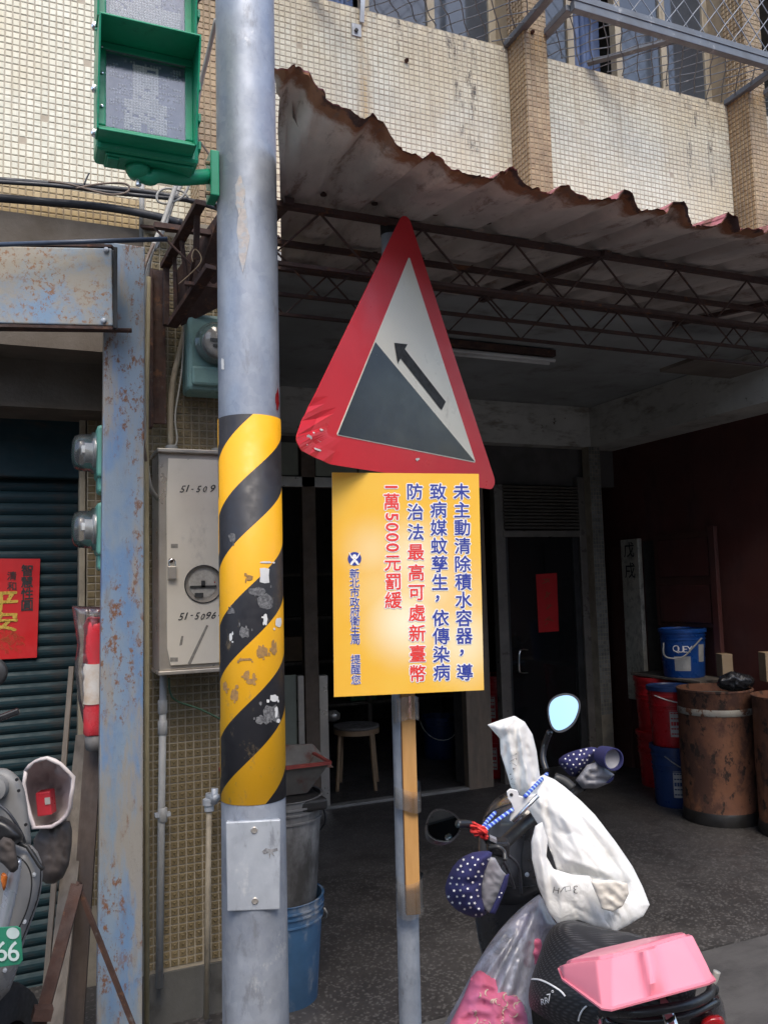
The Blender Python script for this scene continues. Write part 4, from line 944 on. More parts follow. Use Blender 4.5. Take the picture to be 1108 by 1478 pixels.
def patch(mb, poly, extra):
    """small irregular scrap lying on the pole's skin"""
    n = len(poly); cx_ = sum(p[0] for p in poly)/n; cy_ = sum(p[1] for p in poly)/n
    b0 = len(mb.v); mb.v.append(on_pole(cx_, cy_, extra)); K = 3
    for k in range(1, K+1):
        for p in poly: mb.v.append(on_pole(cx_+(p[0]-cx_)*k/K, cy_+(p[1]-cy_)*k/K, extra))
    for i in range(n): mb.f.append((b0, b0+1+(i+1) % n, b0+1+i))
    for k in range(K-1):
        for i in range(n):
            a = b0+1+k*n; i2 = (i+1) % n; mb.f.append((a+i, a+i2, a+n+i2, a+n+i))
def scrap(cx_, cy_, w_, h_, n=9, j=.3): return [(cx_+w_/2*(1+random.uniform(-j, j))*math.cos(2*math.pi*k/n), cy_+h_/2*(1+random.uniform(-j, j))*math.sin(2*math.pi*k/n)) for k in range(n)]
def rectp(x, y, w_, h_): return [(x, y), (x+w_/2, y-.5), (x+w_, y+1), (x+w_-1, y+h_/2), (x+w_, y+h_), (x+w_/2, y+h_+1), (x, y+h_-1), (x+.8, y+h_/2)]
EX = PR*.022+.0012
random.seed(31)
def ragged(cx_, cy_, w_, h_, n=13):
    ph = random.random()*6; return [(cx_+w_/2*(1+.38*noise.noise(Vector((math.cos(t)*1.6+cx_, math.sin(t)*1.6, ph))))*math.copysign(abs(math.cos(t))**.7, math.cos(t)), cy_+h_/2*(1+.6*noise.noise(Vector((math.cos(t)*2.2, math.sin(t)*2.2+cy_, ph))))*math.copysign(abs(math.sin(t))**.7, math.sin(t))) for t in [2*math.pi*k/n for k in range(n)]]
M['scrap_white'] = pbr('white_scrap', (.66, .66, .64), (.58, .58, .57), 30, .75)
M['scrap_dark'] = pbr('glue_residue', (.055, .055, .06), (.20, .20, .20), 130, .85, rvar=.1)
M['scrap_tan'] = pbr('tan_residue', (.40, .22, .06), (.24, .14, .06), 110, .85)
def cluster(regions, mt_, nm, ex, frag):
    for (x, y, w_, h_) in regions:
        mb = MB()
        patch(mb, ragged(x+w_/2, y+h_/2, w_, h_), ex); mb.build(nm, mt_, pole)
        for _ in range(frag):
            mb = MB(); patch(mb, ragged(x+w_*random.uniform(-.3, 1.3), y+h_*random.uniform(-.3, 1.3), random.uniform(1.5, 5), random.uniform(2, 7), 9), ex+.0002); mb.build(nm, mt_, pole)
mb = MB(); patch(mb, rectp(375, 820, 14, 21), EX); mb.build('paper_scrap', 'scrap_white', pole)
cluster(((380, 886, 6, 15), (398, 891, 8, 14), (331, 914, 4, 12), (390, 1003, 12, 10), (397, 1020, 4, 16), (376, 810, 16, 3)), 'scrap_white', 'paper_scrap', EX, 2)
cluster(((358, 848, 26, 12), (372, 858, 22, 20), (346, 905, 14, 16), (378, 1018, 24, 26), (368, 1034, 14, 10), (331, 770, 9, 14), (329, 878, 10, 8)), 'scrap_dark', 'sticker_residue', EX-.0004, 3)
cluster(((370, 933, 16, 17), (333, 995, 11, 17), (354, 980, 14, 7), (352, 968, 8, 14), (322, 985, 6, 12), (392, 925, 8, 20), (356, 830, 9, 8), (364, 972, 5, 14), (345, 950, 18, 4)), 'scrap_tan', 'sticker_residue', EX-.0002, 3)
for a, m_ in (((343, 300, 16, 84), 'paper'), ((339, 258, 14, 50), 'paper'), ((319, 518, 5, 16), 'white'), ((398, 562, 5, 30), 'tail_red')):
    mb = MB(); patch(mb, scrap(a[0]+a[2]/2, a[1]+a[3]/2, a[2], a[3], 15, .28), .0012); mb.build('paper_scrap', pbr('faded_paper', (.55, .50, .46), (.42, .38, .36), 60, .8, stains=(((.42, .44, .47), 40, .48, .56, (1, 1, 1)),)) if m_ == 'paper' else m_, pole)
# access plate: flat, standing just proud of the curved skin
pl = [(326, 1187), (405, 1183), (404, 1313), (328, 1316)]
base_d = (on_pole(366, 1250)-CAMP).dot(FW)
fn = (pbase-CAMP); fn.z = 0; fn.normalize()
P0 = on_pole(366, 1250)-fn*.004
qp = [onP(x, y, P0, fn) for x, y in pl]
cpl = MB().prism(qp, fn*.012).build('access_plate', 'galv_plate', pole, bevel=.003)
MB().prism([onP(x, y, P0, fn)+fn*.013 for x, y in ((328, 1190), (403, 1186), (402, 1311), (330, 1313))], fn*.05).build('plate_frame', 'galv_plate', pole)
for x, y in ((367, 1198), (368, 1300)):
    MB().lathe([(.009, 0), (.009, .002), (.007, .004), (.003, .003), (0, .003)], onP(x, y, P0, fn), 14, -fn).build('screw', 'steel', cpl, smooth='auto')
mb = MB()
g0 = [onP(x, y, P0-fn*.0008, fn) for x, y in ((378, 1229), (384, 1224), (391, 1226), (400, 1224), (401, 1228), (394, 1230), (396, 1236), (391, 1232), (389, 1240), (388, 1231), (381, 1233))]
ctr = onP(389, 1228.5, P0-fn*.0008, fn); i0 = len(mb.v); mb.v += [ctr]+g0
for i in range(len(g0)): mb.f.append((i0, i0+1+(i+1) % len(g0), i0+1+i))
mb.build('paint_mark', 'sticker_grey', cpl)

# ================================================================== SIGNAL HEAD
SY = 2.12
sg = thing('pedestrian_signal', 'green two-section pedestrian signal head, unlit, bracketed to the pole', 'traffic signal', onY(205, 235, SY))
HX0, HX1 = onY(139, 150, SY+.05).x, onY(287, 150, SY+.05).x
zbot = onY(200, 236, SY+.05).z; sec = None
L0, L1 = onY(153, 134, SY+.035), onY(266, 150, SY+.035); zl0, zl1 = onY(209, 196, SY+.035).z, onY(209, 88, SY+.035).z
HD = .10
def section(dz_, first):
    zb_, zt_2 = zl0-.045+dz_, zl1+.043+dz_
    MB().box((HX0, SY+.05, zb_), (HX1, SY+.05+HD, zt_2-.004)).build('housing', 'green', sg, bevel=.012)
    mb = MB(); fw = .022
    # door frame around the lens
    x0, x1, a, b = L0.x, L1.x, zl0+dz_, zl1+dz_
    mb.box((x0-fw, SY+.02, a-fw), (x1+fw, SY+.05, a)); mb.box((x0-fw, SY+.02, b), (x1+fw, SY+.05, b+fw)); mb.box((x0-fw, SY+.02, a), (x0, SY+.05, b)); mb.box((x1, SY+.02, a), (x1+fw, SY+.05, b))
    d_ = mb.build('door_frame', 'green', sg, bevel=.004)
    # visor: top sheet and tapering sides
    v = MB(); t_ = .005; xa, xb = x0-fw-.003, x1+fw+.003; yt, yb, yw = SY-.085, SY+.0, SY+.05
    v.box((xa, yt, b+fw), (xb, yw, b+fw+t_))
    for xx in (xa, xb-t_):
        v.prism([(xx, yt, b+fw), (xx, yw, b+fw), (xx, yw, a-fw-.004), (xx, yb-.01, a-fw-.004), (xx, yb-.022, a+.02)], (t_, 0, 0))
    v.box((xa+t_, yb-.01, a-fw-.006), (xb-t_, yw, a-fw-.001))
    v.build('visor', 'green', sg, bevel=.0015)
    MB().box((x0, SY+.036, a), (x1, SY+.05, b)).build('led_board', pbr('led_board', (.085, .11, .20), (.15, .17, .25), 16, .45) if first else bpy.data.materials['led_board'], d_)
    led = MB(); N = 25; led2 = MB()
    for i in range(N):
        for k in range(N):
            u_, w_ = (i+.5)/N, (k+.5)/N; x = x0+.008+(x1-x0-.016)*u_; z = a+.008+(b-a-.016)*w_
            if first: fig = (abs(u_-.5) < .17 and .12 < w_ < .95) or (w_ < .45 and abs(abs(u_-.5)-.17) < .13)
            else: fig = abs(u_-.5) < .2 or (w_ < .3)
            if not fig and (noise.noise(Vector((i*.16, k*.8, 3.3 if first else 8.1))) < .05 or random.random() < .25): continue
            if fig and random.random() < .06: continue
            r_ = .0043 if fig else .0033
            (led if fig else led2).lathe([(r_, 0), (r_, .003), (r_*.6, .0055), (0, .006)], (x, SY+.0365, z), 6, -Y, cap=False)
    if first: M['led1'] = pbr('led_bright', (.92, .90, .82), (.75, .73, .66), 60, .3); M['led2'] = pbr('led_dull', (.55, .57, .62), None, 50, .3)
    led.build('led_dots', 'led1', d_, kind='stuff'); led2.build('led_dots', 'led2', d_, kind='stuff')
    MB().box((x0-.001, SY+.021, a), (x1+.001, SY+.024, b)).build('lens', 'clear', d_)
    for xx in (HX0-.004,):
        for zz in (zb_+.03, zb_+.05+HD) if first else (zb_+.02,):
            MB().lathe([(.009, 0), (.009, .006), (.006, .008), (.006, .016), (0, .017)], (xx, SY+.045, zz), 10, -Y).build('clamp_screw', 'chrome', sg, smooth='auto')
    for zz in (zb_+.06, zb_+.14, zb_+.23): MB().box((HX1, SY+.06, zz-.012), (HX1+.008, SY+.10, zz+.012)).build('hinge', 'green', sg, bevel=.002)
    for zz in (a+.05, a+.14, a+.21): MB().lathe([(.004, 0), (.004, .004), (0, .005)], (x0-fw*.5, SY+.02, zz), 8, -Y).build('screw', 'chrome', d_)
section(0, True); section((zl1-zl0)+.094, False)
MB().box((HX0+.025, SY+.065, zl0-.053), (HX1-.012, SY+.05+HD-.012, zl0-.0455)).box((HX0+.03, SY+.07, zl0-.060), (HX0+.06, SY+.12, zl0-.053)).build('base_casting', 'green', sg, bevel=.004)
an0 = Vector((onY(200, 240, SY+.11).x, SY+.11, zl0-.052)); pe = on_pole(322, 253)
MB().lathe([(.034, 0), (.034, -.012), (.024, -.028), (.010, -.034)], an0, 18).build('swivel', 'green', sg, smooth=True)
MB().tube(catmull([an0+Vector((0, 0, -.018)), an0+Vector((.03, .0, -.026)), onY(228, 253, SY+.11), onY(262, 257, SY+.13), onY(305, 254, PYv)], 5), [.019]*8+[.021]*13, 14).build('arm', 'green', sg, smooth=True)
MB().tube([an0-Z*.034, an0-Z*.05], .008, 8).build('bolt', 'chrome', sg)
b0, b1 = onY(303, 284, PYv-.02), onY(315, 221, PYv-.02)
MB().box((b0.x, PYv-.035, b0.z), (b1.x, PYv+.035, b1.z)).build('pole_plate', 'green', sg, bevel=.003)
for py in (236, 279): MB().lathe([(.006, 0), (.006, .012), (0, .013)], onY(303, py, PYv-.02), 8, -X).build('bolt', 'cardboard', sg)

# ================================================================== AWNING
aw = thing('corrugated_awning', 'rusted corrugated sheet awning with torn curled front edge', 'awning')
YE, YC = 1.95, 2.4
XL = onY(404, 180, YE).x; RX0 = .636
rxy = ray(403, 200); RXY = rxy.x/rxy.y
ztop = onY(900, 372, YC).z+.012
def roof_z(x, y):
    t = (y-YE)/(YC-YE); zc = ztop
    ze = 2.624
    z = ze+(zc-ze)*t if t < 1 else zc+(y-YC)*.14
    lift = min(1.15, max(0, 1-(x-RX0)/.40)); z += .165*lift**1.6*max(0, 1-t)**1.1
    return z
ridges = [RX0-.204, .636, .8385, 1.012, 1.230, 1.432, 1.653, 1.852, 2.063]+[2.063+.204*k for k in range(1, 18)]
def corr(x):
    h = 0
    for r_ in ridges:
        d = abs(x-r_)
        if d < .045: h = max(h, min(1, (.045-d)/.028))
    return .029*h
def sheet(i0, i1, zoff):
    xa_, xb_ = ridges[i0]-.03 if i0 > 0 else XL-.06, ridges[i1]+.035
    nX = int((xb_-xa_)/.007); ys = [YE-.02, YE, YE+.02, YE+.05, YE+.09, YE+.14, YE+.2, YE+.3, YC, YC+.3, 2.95, 3.29]
    top, bot = MB(), MB(); 
    for s_, mbb in ((1, top), (0, bot)):
        for j, y in enumerate(ys):
            for i in range(nX+1):
                xs_ = max(XL-.06, RXY*y) if i0 == 0 else xa_; x = xs_+(xb_-xs_)*i/nX; e = max(0, 1-(y-YE)/.14)
                nz_ = noise.noise(Vector((x*6, y*3, 1.3)))*.026*e+noise.noise(Vector((x*31, y*9, 4)))*.012*e+noise.noise(Vector((x*90, 1, 4)))*.005*e+noise.noise(Vector((x*4, y*2, 7)))*.008
                ny_ = (noise.noise(Vector((x*7, 3.1, 0)))*.035+noise.noise(Vector((x*30, 7.7, 0)))*.022+abs(noise.noise(Vector((x*85, 2, 0))))*.016)*(1 if j < 3 else max(0, e))*.9
                lx = .0
                if x < XL+.12: ny_ += .05*noise.noise(Vector((x*40, y*12, 9)))
                curl = .006*e*corr(x)/.03
                mbb.v.append(Vector((x+lx, y+ny_, roof_z(x, y)+corr(x)+nz_+curl+zoff+(.0045 if s_ else 0))))
        for j in range(len(ys)-1):
            for i in range(nX):
                a = j*(nX+1)+i; f = (a, a+1, a+nX+2, a+nX+1); mbb.f.append(f if s_ else f[::-1])
    o = bot.build('roof_sheet', 'roof', aw, smooth='auto'); p = top.build('top_skin', 'roof_top', o, smooth='auto')
sheet(0, 4, .004); sheet(4, 8, 0); sheet(8, 12, .004); sheet(12, 16, 0)
for k, r_ in enumerate(ridges[1:14]):
    for y in (2.38, 2.9):
        MB().lathe([(.011, 0), (.011, .004), (.006, .005), (.006, .010), (0, .011)], (r_, y, roof_z(r_, y)+.027), 8).build('roof_screw', 'rust', aw)
# trusses
def truss(y, zt_, h, x0, x1, nweb, r=.010, lower=True, ang=True):
    ch = MB().bar((x0, y, zt_-.012), (x1, y, zt_-.010), .024, .018).build('top_chord', 'truss', aw)
    if lower: MB().bar((x0+.1, y, zt_-h), (x1, y, zt_-h), .016, .012).build('bottom_chord', 'truss', aw)
    dx = (x1-x0)/nweb
    for k in range(nweb):
        xa_ = x0+k*dx
        MB().tube([(xa_, y, zt_-.02), (xa_+dx*.5, y, zt_-h), (xa_+dx, y, zt_-.02)], r*.42, 6).build('web_bar', 'truss', aw)
zc = ztop-.006
truss(YC, zc, .20, XL-.1, 5.5, 14); truss(2.78, zc+.045, .2, XL-.2, 5.5, 13); truss(3.12, zc+.09, .2, XL-.2, 5.5, 14, lower=True)
for x in (XL+.15, XL+1.35, XL+2.5, XL+3.7):
    MB().bar((x, YC-.03, roof_z(x, YC-.03)-.014), (x, 3.29, roof_z(x, 3.29)-.014), .03, .02).build('rafter', 'truss', aw)
MB().bar(onY(622, 410, 2.5), onY(806, 437, 2.5), .03, .012).build('loose_angle', 'truss', aw)
tag(MB().box(tuple(onZ(1000, 520, 2.6)), tuple(onZ(1000, 520, 2.6)+Vector((.5, .25, .02)))).build('loose_board', 'brownwall', bevel=.003), 'pale board lying on the awning truss at the right edge', 'board')

# wall strap + window grilles
ws = thing('wall_strap', 'galvanised strap bracket hanging on the cream tiles below the window', 'bracket', onY(517, 40, WY))
MB().bar(onY(524, -20, WY-.03), onY(522, 32, WY-.012), .02, .006, (0, 1, 0)).build('strap', 'galv_plate', ws)
MB().box(tuple(onY(508, 50, WY-.008)), tuple(onY(521, 36, WY-.008)+Y*.006)).build('plate', 'galv_plate', ws)
MB().lathe([(.009, 0), (.009, .006), (0, .007)], onY(514, 44, WY-.01), 10, -Y).build('bolt', 'dark_metal', ws)
for i, (px, py) in enumerate(((767, 47), (586, 88))):
    tag(MB().lathe([(.010, 0), (.010, .01), (.004, .02)], onY(px, py, PY-.001 if i == 0 else WY-.004), 10, -Y).build('rusty_bolt', 'rust', smooth='auto'), ('rusty bolt end high on the brown tiled pier', 'rusty bolt stub in the cream tiles above the awning')[i], 'bolt')

def diamond(mb, o_, u_, v_, W, H, pw, ph, r, wav=.004):
    """diamond mesh of wires in the rectangle o_ + u_*[0,W] + v_*[0,H]"""
    def P(s_, t_): return o_+u_*s_+v_*t_+u_.cross(v_)*(wav*noise.noise(Vector((s_*9, t_*9, 3))))+u_*(wav*noise.noise(Vector((s_*11, t_*7, 9))))
    n = int((W+H*pw/ph)/pw)+2
    for sgn in (1, -1):
        for k in range(-int(H*pw/ph/pw)-1, n):
            pts = []; st = int(H/(ph/2))+1
            for j in range(st+1):
                t_ = min(H, j*ph/2); s_ = (k*pw+t_*pw/ph) if sgn > 0 else (k*pw+(H-t_)*pw/ph)
                if 0 <= s_ <= W: pts.append(P(s_, t_))
            if len(pts) > 1: mb.tube(pts, r, 5, False)
def grille(lab, xa_, xb_, dep, grp, zt2=5.0):
    y1 = WY-dep; g_ = thing('window_grille', lab, 'window grille', ((xa_+xb_)/2, WY, SILL), grp)
    z1 = SILL+.01
    MB().bar((xa_, y1, z1), (xb_, y1, z1), .035, .05).build('bottom_rail', 'grey_paint', g_, bevel=.003)
    MB().bar((xa_, y1-.016, z1+.03), (xb_, y1-.016, z1+.03), .012, .03).build('rail_lip', 'grey_paint', g_)
    for x in (xa_, xb_):
        MB().bar((x, WY, z1), (x, y1+.018, z1), .04, .03).build('side_rail', 'grey_paint', g_, bevel=.003)
        MB().bar((x, y1, z1+.03), (x, y1, zt2), .03, .03).build('corner_post', 'grey_paint', g_, bevel=.003)
    xm = xa_+(xb_-xa_)*.42
    MB().bar((xm-.2, WY-.01, z1+.01), (xm+.1, y1+.02, z1+.01), .035, .012).build('brace', 'grey_paint', g_)
    mb = MB(); diamond(mb, Vector((xa_, y1, z1+.03)), X, Z, xb_-xa_, zt2-z1-.03, .105, .125, .0028)
    mb.build('mesh_wires', pbr('grey_wire', (.20, .215, .25), (.14, .15, .17), 9, .5) if 'grey_wire' not in bpy.data.materials else bpy.data.materials['grey_wire'], g_, kind='stuff')
    mb = MB(); diamond(mb, Vector((xa_, y1+.015, z1)), X, Y, xb_-xa_, dep-.015, .095, .11, .0028, .02)
    mb.build('mesh_wires', 'grey_paint', g_, kind='stuff')
grille('grey diamond-mesh window grille between the two right piers', PX1+PW+.005, PX2-.005, WY-onZ(829, 12, SILL).y, 'window grilles under the top edge')
grille('grey diamond-mesh window grille left of the middle pier', PX0+PW+.005, PX1-.005, .42, 'window grilles under the top edge')
grille('grey diamond-mesh window grille at the right edge beyond the last pier', PX2+PW+.005, 5.4, .36, 'window grilles under the top edge')

# ================================================================== SIGN POST, TRIANGLE, PLACARD
D0 = 2.68
pY = onD(578, 740, D0).y; a = onY(564, 322, pY); b = onY(592, 1478, pY); ax_ = (a-b).normalized(); sbase = b+ax_*((0-b.z)/ax_.z)
sp = thing('sign_post', 'slim galvanised post carrying the road signs', 'post', sbase)
MB().lathe([(.034, 0), (.034, (a-sbase).length-.0)], sbase, 32, ax_, cap=False).build('tube', 'galv_post', sp, smooth=True)
MB().lathe([(.036, 0), (.036, .05), (.030, .06), (0, .062)], a-ax_*.045, 24, ax_).build('cap', 'rubber', sp, smooth='auto')
tL, tR, tA = onD(411, 660, 2.27), onD(719, 708, 2.96), onD(585.5, 299, 2.60)
TN = (tR-tL).cross(tA-tL).normalized(); TN = -TN if TN.dot(FW) < 0 else TN    # away from camera
ts = thing('slope_warning_sign', 'red-bordered triangular steep slope sign with black wedge and arrow', 'road sign', tL)
def TP(px, py, o_=0.): return onP(px, py, tL, TN)-TN*o_
def roundpoly(P, r, n=6):
    out = []; N = len(P)
    for i in range(N):
        p, a_, b_2 = P[i], P[i-1], P[(i+1) % N]; da = (a_-p).normalized(); db = (b_2-p).normalized(); ang = da.angle(db)/2
        L = r/math.tan(ang); c = p+(da+db).normalized()*(r/math.sin(ang)); p1, p2 = p+da*L, p+db*L; v1, v2 = p1-c, p2-c; w1 = v1.angle(v2)
        for k in range(n+1):
            t = k/n; out.append(c+(v1*math.sin((1-t)*w1)+v2*math.sin(t*w1))/math.sin(w1))
    return out
tri = roundpoly([tL, tR, tA], .028, 7)
# plate as fine triangulated fan with the left corner bent towards the road
def bend(p):
    d = (p-tL).length; k = max(0, 1-d/.17); 
    return p-TN*(.035*k**1.5)+Z*(.030*k)+ (TN*(.006*noise.noise(p*40)) if k > 0 else Vector())
def plate(poly, off, th, name, m_, par, steps=7):
    mb = MB(); n = len(poly); dense = []
    for i in range(n):
        p, q_ = poly[i], poly[(i+1) % n]; k = max(1, int((q_-p).length/.03)); dense += [p+(q_-p)*t/k for t in range(k)]
    n = len(dense); c = sum(dense, Vector())/n
    for s_ in (0, 1):
        b0_ = len(mb.v); mb.v.append(bend(c)-TN*off+TN*th*s_)
        for k in range(1, steps+1):
            for p in dense: mb.v.append(bend(c+(p-c)*k/steps)-TN*off+TN*th*s_)
        for i in range(n):
            f = (b0_, b0_+1+i, b0_+1+(i+1) % n); mb.f.append(f if s_ == 0 else f[::-1])
        for k in range(steps-1):
            for i in range(n):
                a_ = b0_+1+k*n; i2 = (i+1) % n; f = (a_+i, a_+n+i, a_+n+i2, a_+i2); mb.f.append(f if s_ == 0 else f[::-1])
    h_ = 1+steps*n; o1 = 1+(steps-1)*n
    for i in range(n): i2 = (i+1) % n; mb.f.append((o1+i, o1+i+h_, o1+i2+h_, o1+i2))
    return mb.build(name, m_, par)
tpl = plate(tri, 0, .003, 'plate', 'sign_red', ts)
plate(roundpoly([TP(485, 628), TP(686, 668), TP(590, 370)], .004, 3), .0012, .001, 'white_field', 'sign_white', ts, 5)
plate([TP(487, 627), TP(684, 666), TP(541, 494)], .0024, .001, 'black_wedge', 'sign_black', ts, 4)
MB().prism([TP(x, y, .0028) for x, y in ((568, 495), (587, 497), (583, 504), (642, 580), (636, 592), (577, 517), (573, 525))], -TN*.0004).build('arrow', 'ink', ts)
mb = MB()
for cx_, cy_, w_, h_ in ((440, 640, 10, 8), (436, 648, 6, 10), (455, 654, 14, 3), (452, 630, 7, 4), (601, 663, 6, 5), (460, 640, 5, 3), (462, 622, 8, 3)):
    pts = [bend(TP(x, y, .0022))-TN*.0 for x, y in scrap(cx_, cy_, w_, h_, 8, .4)]; i0 = len(mb.v); mb.v += pts; mb.f.append(tuple(range(i0, i0+8)))
mb.build('scuff_marks', 'paper', ts)
tu = (tR-tL).normalized()
for py in (420, 640):
    p = TP(578, py, 0)+TN*.012; MB().obox(p, (tu, TN, Z), (.05, .006, .015)).build('bracket', 'galv_plate', ts)

# placard
PD = 2.46
pc0 = onD(481, 844, PD); pc1 = onD(694, 840, PD+.06); pnv = (pc1-pc0).cross(Z).normalized()
q = [onP(x, y, pc0, pnv) for x, y in ((479, 682), (690.5, 684), (698, 996), (482, 1006))]
uv_u = ((q[1]-q[0])+(q[2]-q[3])).normalized(); vv = ((q[3]-q[0])+(q[2]-q[1])).normalized(); pn = uv_u.cross(vv).normalized(); pn = pn if pn.dot(FW) > 0 else -pn
pcd = thing('yellow_placard', 'yellow notice board with blue and red Chinese text on a wooden stick', 'notice board', q[3])
brd = MB().prism(q, pn*.006).build('board', 'white', pcd)
qf = [p-pn*.0006 for p in q]
pp = MB().add(qf, [(0, 3, 2, 1)]).build('print', placard_mat(q[3], uv_u, -vv), pcd)
# object coordinates of the print start at q[3] (its lower left corner)
def SP(px, py, o_=.0016): return onP(px, py, q[0], pn)-pn*o_
su = (SP(690, 840)-SP(482, 843)).normalized(); sv = (SP(580, 700)-SP(583, 980)).normalized()
def col_text(items, fill, bold=.018, halo=.075):
    mb, hb = MB(), MB()
    for ch, px, py, size, rot in items:
        put_glyph(mb, ch, SP(px, py, .0022), su, sv, size, bold, rot); put_glyph(hb, ch, SP(px, py, .0014), su, sv, size, halo, rot)
    mb.build('lettering', fill, pp); hb.build('lettering_outline', 'halo', pp)
gs = 23.6/FPX*PD/.92
def ypos(k, n, a_=709.5, b_=970.): return a_+(b_-a_)*k/(n-1)
c1 = [(ch, 665.6+4.8*k/10+(-4 if ch == '，' else 0), ypos(k, 11)-(2 if ch == '，' else 0), gs, 0) for k, ch in enumerate('未主動清除積水容器，導')]
c2 = [(ch, 631.8+5.2*k/10+(-4 if ch == '，' else 0), ypos(k, 11)-(2 if ch == '，' else 0), gs, 0) for k, ch in enumerate('致病媒蚊孳生，依傳染病')]
col_text(c1+c2+[(ch, 598.4+.48*k, ypos(k, 10, 709.5, 972), gs, 0) for k, ch in enumerate('防治法')], 'navy_ink')
c3 = [(ch, 598.4+.48*(k+3), ypos(k+3, 10, 709.5, 972), gs, 0) for k, ch in enumerate('最高可處新臺幣')]
c4 = [('1', 564.5, 703, gs*1.02, -math.pi/2), ('萬', 564.8, 724, gs, 0)]+[(ch, 565.3+k*.3, 746+k*14.7, gs*1.02, -math.pi/2) for k, ch in enumerate('5000')]+[(ch, 566.4+.5*k, 813+k*26.5, gs, 0) for k, ch in enumerate('元罰緩')]
col_text(c3+c4, 'red_ink')
gs2 = 13.4/FPX*PD/.92
col_text([(ch, 511.4+.15*k, 827.5+13.7*k, gs2, 0) for k, ch in enumerate('新北市政府衛生局')]+[(ch, 513.2+.1*k, 951.5+14.6*k, gs2, 0) for k, ch in enumerate('提醒您')], 'navy_ink', .012, .05)
lc = (511.5, 806.5); mb = MB()
def disc(mb, c, r, o_, n=24):
    i0 = len(mb.v); mb.v += [SP(c[0]+r*math.cos(2*math.pi*k/n), c[1]-r*math.sin(2*math.pi*k/n), o_) for k in range(n)]; mb.f.append(tuple(range(i0, i0+n)))
disc(mb, lc, 9.8, .0018); mb.build('logo_disc', 'navy_ink', pp)
mb = MB(); disc(mb, (511.5, 803), 2.9, .0024, 16)
for s_ in (-1, 1):
    P = [(511.5-s_*8.6, 797), (511.5-s_*5.2, 804.5), (511.5-s_*1.2, 808.5), (511.5+s_*1.0, 812), (511.5+s_*4.5, 816), (511.5+s_*6.8, 814.6), (511.5+s_*4.0, 810), (511.5, 806.6), (511.5-s_*3.8, 803), (511.5-s_*6.8, 798)]
    i0 = len(mb.v); mb.v += [SP(x, y, .0024+.0002*s_) for x, y in P]; mb.f.append(tuple(range(i0, i0+len(P))))
mb.build('logo_figure', 'halo', pp)
# wooden stick behind placard, in front of the post
SYk = pY-.034-.013
s0, s1 = onY(587.5, 990, SYk), onY(596, 1319, SYk)
sdv = (s1-s0).normalized(); stp = s0-sdv*.60; bk = pn*((q[0]-s0).dot(pn)+.008-.0)
sx_ = (uv_u-sdv*uv_u.dot(sdv)).normalized(); sn_ = sx_.cross(sdv).normalized()
MB().obox((stp+s1)/2, (sx_, sn_, sdv), (.0215, .010, (s1-stp).length/2)).build('stick', 'wood_stick', pcd, bevel=.002)
MB().obox((stp+s1)/2-sx_*.0215, (sx_, sn_, sdv), (.001, .0095, (s1-stp).length/2-.002)).build('stick_edge', pbr('dark_wood_edge', (.25, .11, .03), None, 9, .6), pcd)
for py, hh in ((1022, 34), (1150, 30), (1290, 50)):
    c = onY(585+(py-1000)*.022, py, pY-.02); tpm = MB(); n = 20; H_ = hh/FPX*2.5
    for j in range(7):
        for k in range(n):
            t = 2*math.pi*k/n; x_, y_ = math.cos(t), math.sin(t); sq = (abs(x_)**4+abs(y_)**4)**-.25
            w_ = .0018*noise.noise(Vector((k*.8, j*1.1, py)))
            tpm.v.append(c+r0*(x_*sq*(.041+w_))+f0*(y_*sq*(.050+w_))+Z*((j/6-.5)*H_+.008*math.sin(t*2+py)))
    for j in range(6):
        for k in range(n): k2 = (k+1) % n; tpm.f.append((j*n+k, j*n+k2, (j+1)*n+k2, (j+1)*n+k))
    tpm.build('tape_wrap', 'tape', pcd, smooth=True)

# ================================================================== BUCKETS BEHIND THE POLE
def pail(name, lab, cat, c, r_top, r_bot, h, mt_, grp=None, lid=False, rings=(.80, .88, .93), handle=None, n=32, solid=False):
    c = Vector(c); t_ = thing(name, lab, cat, c, grp)
    pr = [(0, 0), (r_bot, 0), (r_bot+.003, .006)]
    for q_ in rings:
        rr = r_bot+(r_top-r_bot)*q_; pr += [(rr, h*(q_-.012)), (rr+.006, h*(q_-.01)), (rr+.006, h*(q_+.006)), (rr, h*(q_+.008))]
    pr += [(r_top, h), (r_top+.006, h), (r_top+.005, h-.01 if False else h+.001)]
    if not lid and not solid: pr += [(r_top-.004, h), (r_bot-.004, .01), (0, .01)]
    MB().lathe(pr, c, n, cap=False).build('shell', mt_, t_, smooth='auto')
    if lid: MB().lathe([(r_top+.009, h-.02), (r_top+.010, h+.006), (r_top-.004, h+.008), (r_top-.01, h-.002), (0, h-.002)], c, n, cap=False).build('lid', lid, t_, smooth='auto')
    if handle:
        a0, dr_, mh = handle; pts = []
        for k in range(13):
            t = math.pi*k/12; d = Vector((math.cos(a0), math.sin(a0), 0)); e = Vector((-math.sin(a0), math.cos(a0), 0))
            pts.append(c+Z*h*.88+d*math.cos(t)*(r_top+.012)+(e*math.sin(t)*(r_top+.02))*1.0-Z*math.sin(t)*dr_)
        MB().tube(pts, .004, 6).build('handle', mh, t_, smooth=True)
    return t_
bc = onZ(408, 1440, 0); bc.z = 0
yaw_c = math.atan2(-bc.y, -bc.x)
pail('bucket', 'dusty blue bucket at the bottom of the stack behind the striped pole', 'bucket', bc, .155, .125, .37, 'bucket_blue', handle=(yaw_c+math.pi/2-.35, .13, 'cable_grey'))
pail('bucket', 'dirty grey bucket standing on the blue bucket behind the striped pole', 'bucket', bc+Vector((0, 0, .345)), .158, .128, .385, 'bucket_grey', handle=(yaw_c+math.pi/2-.35, .16, 'cable'))
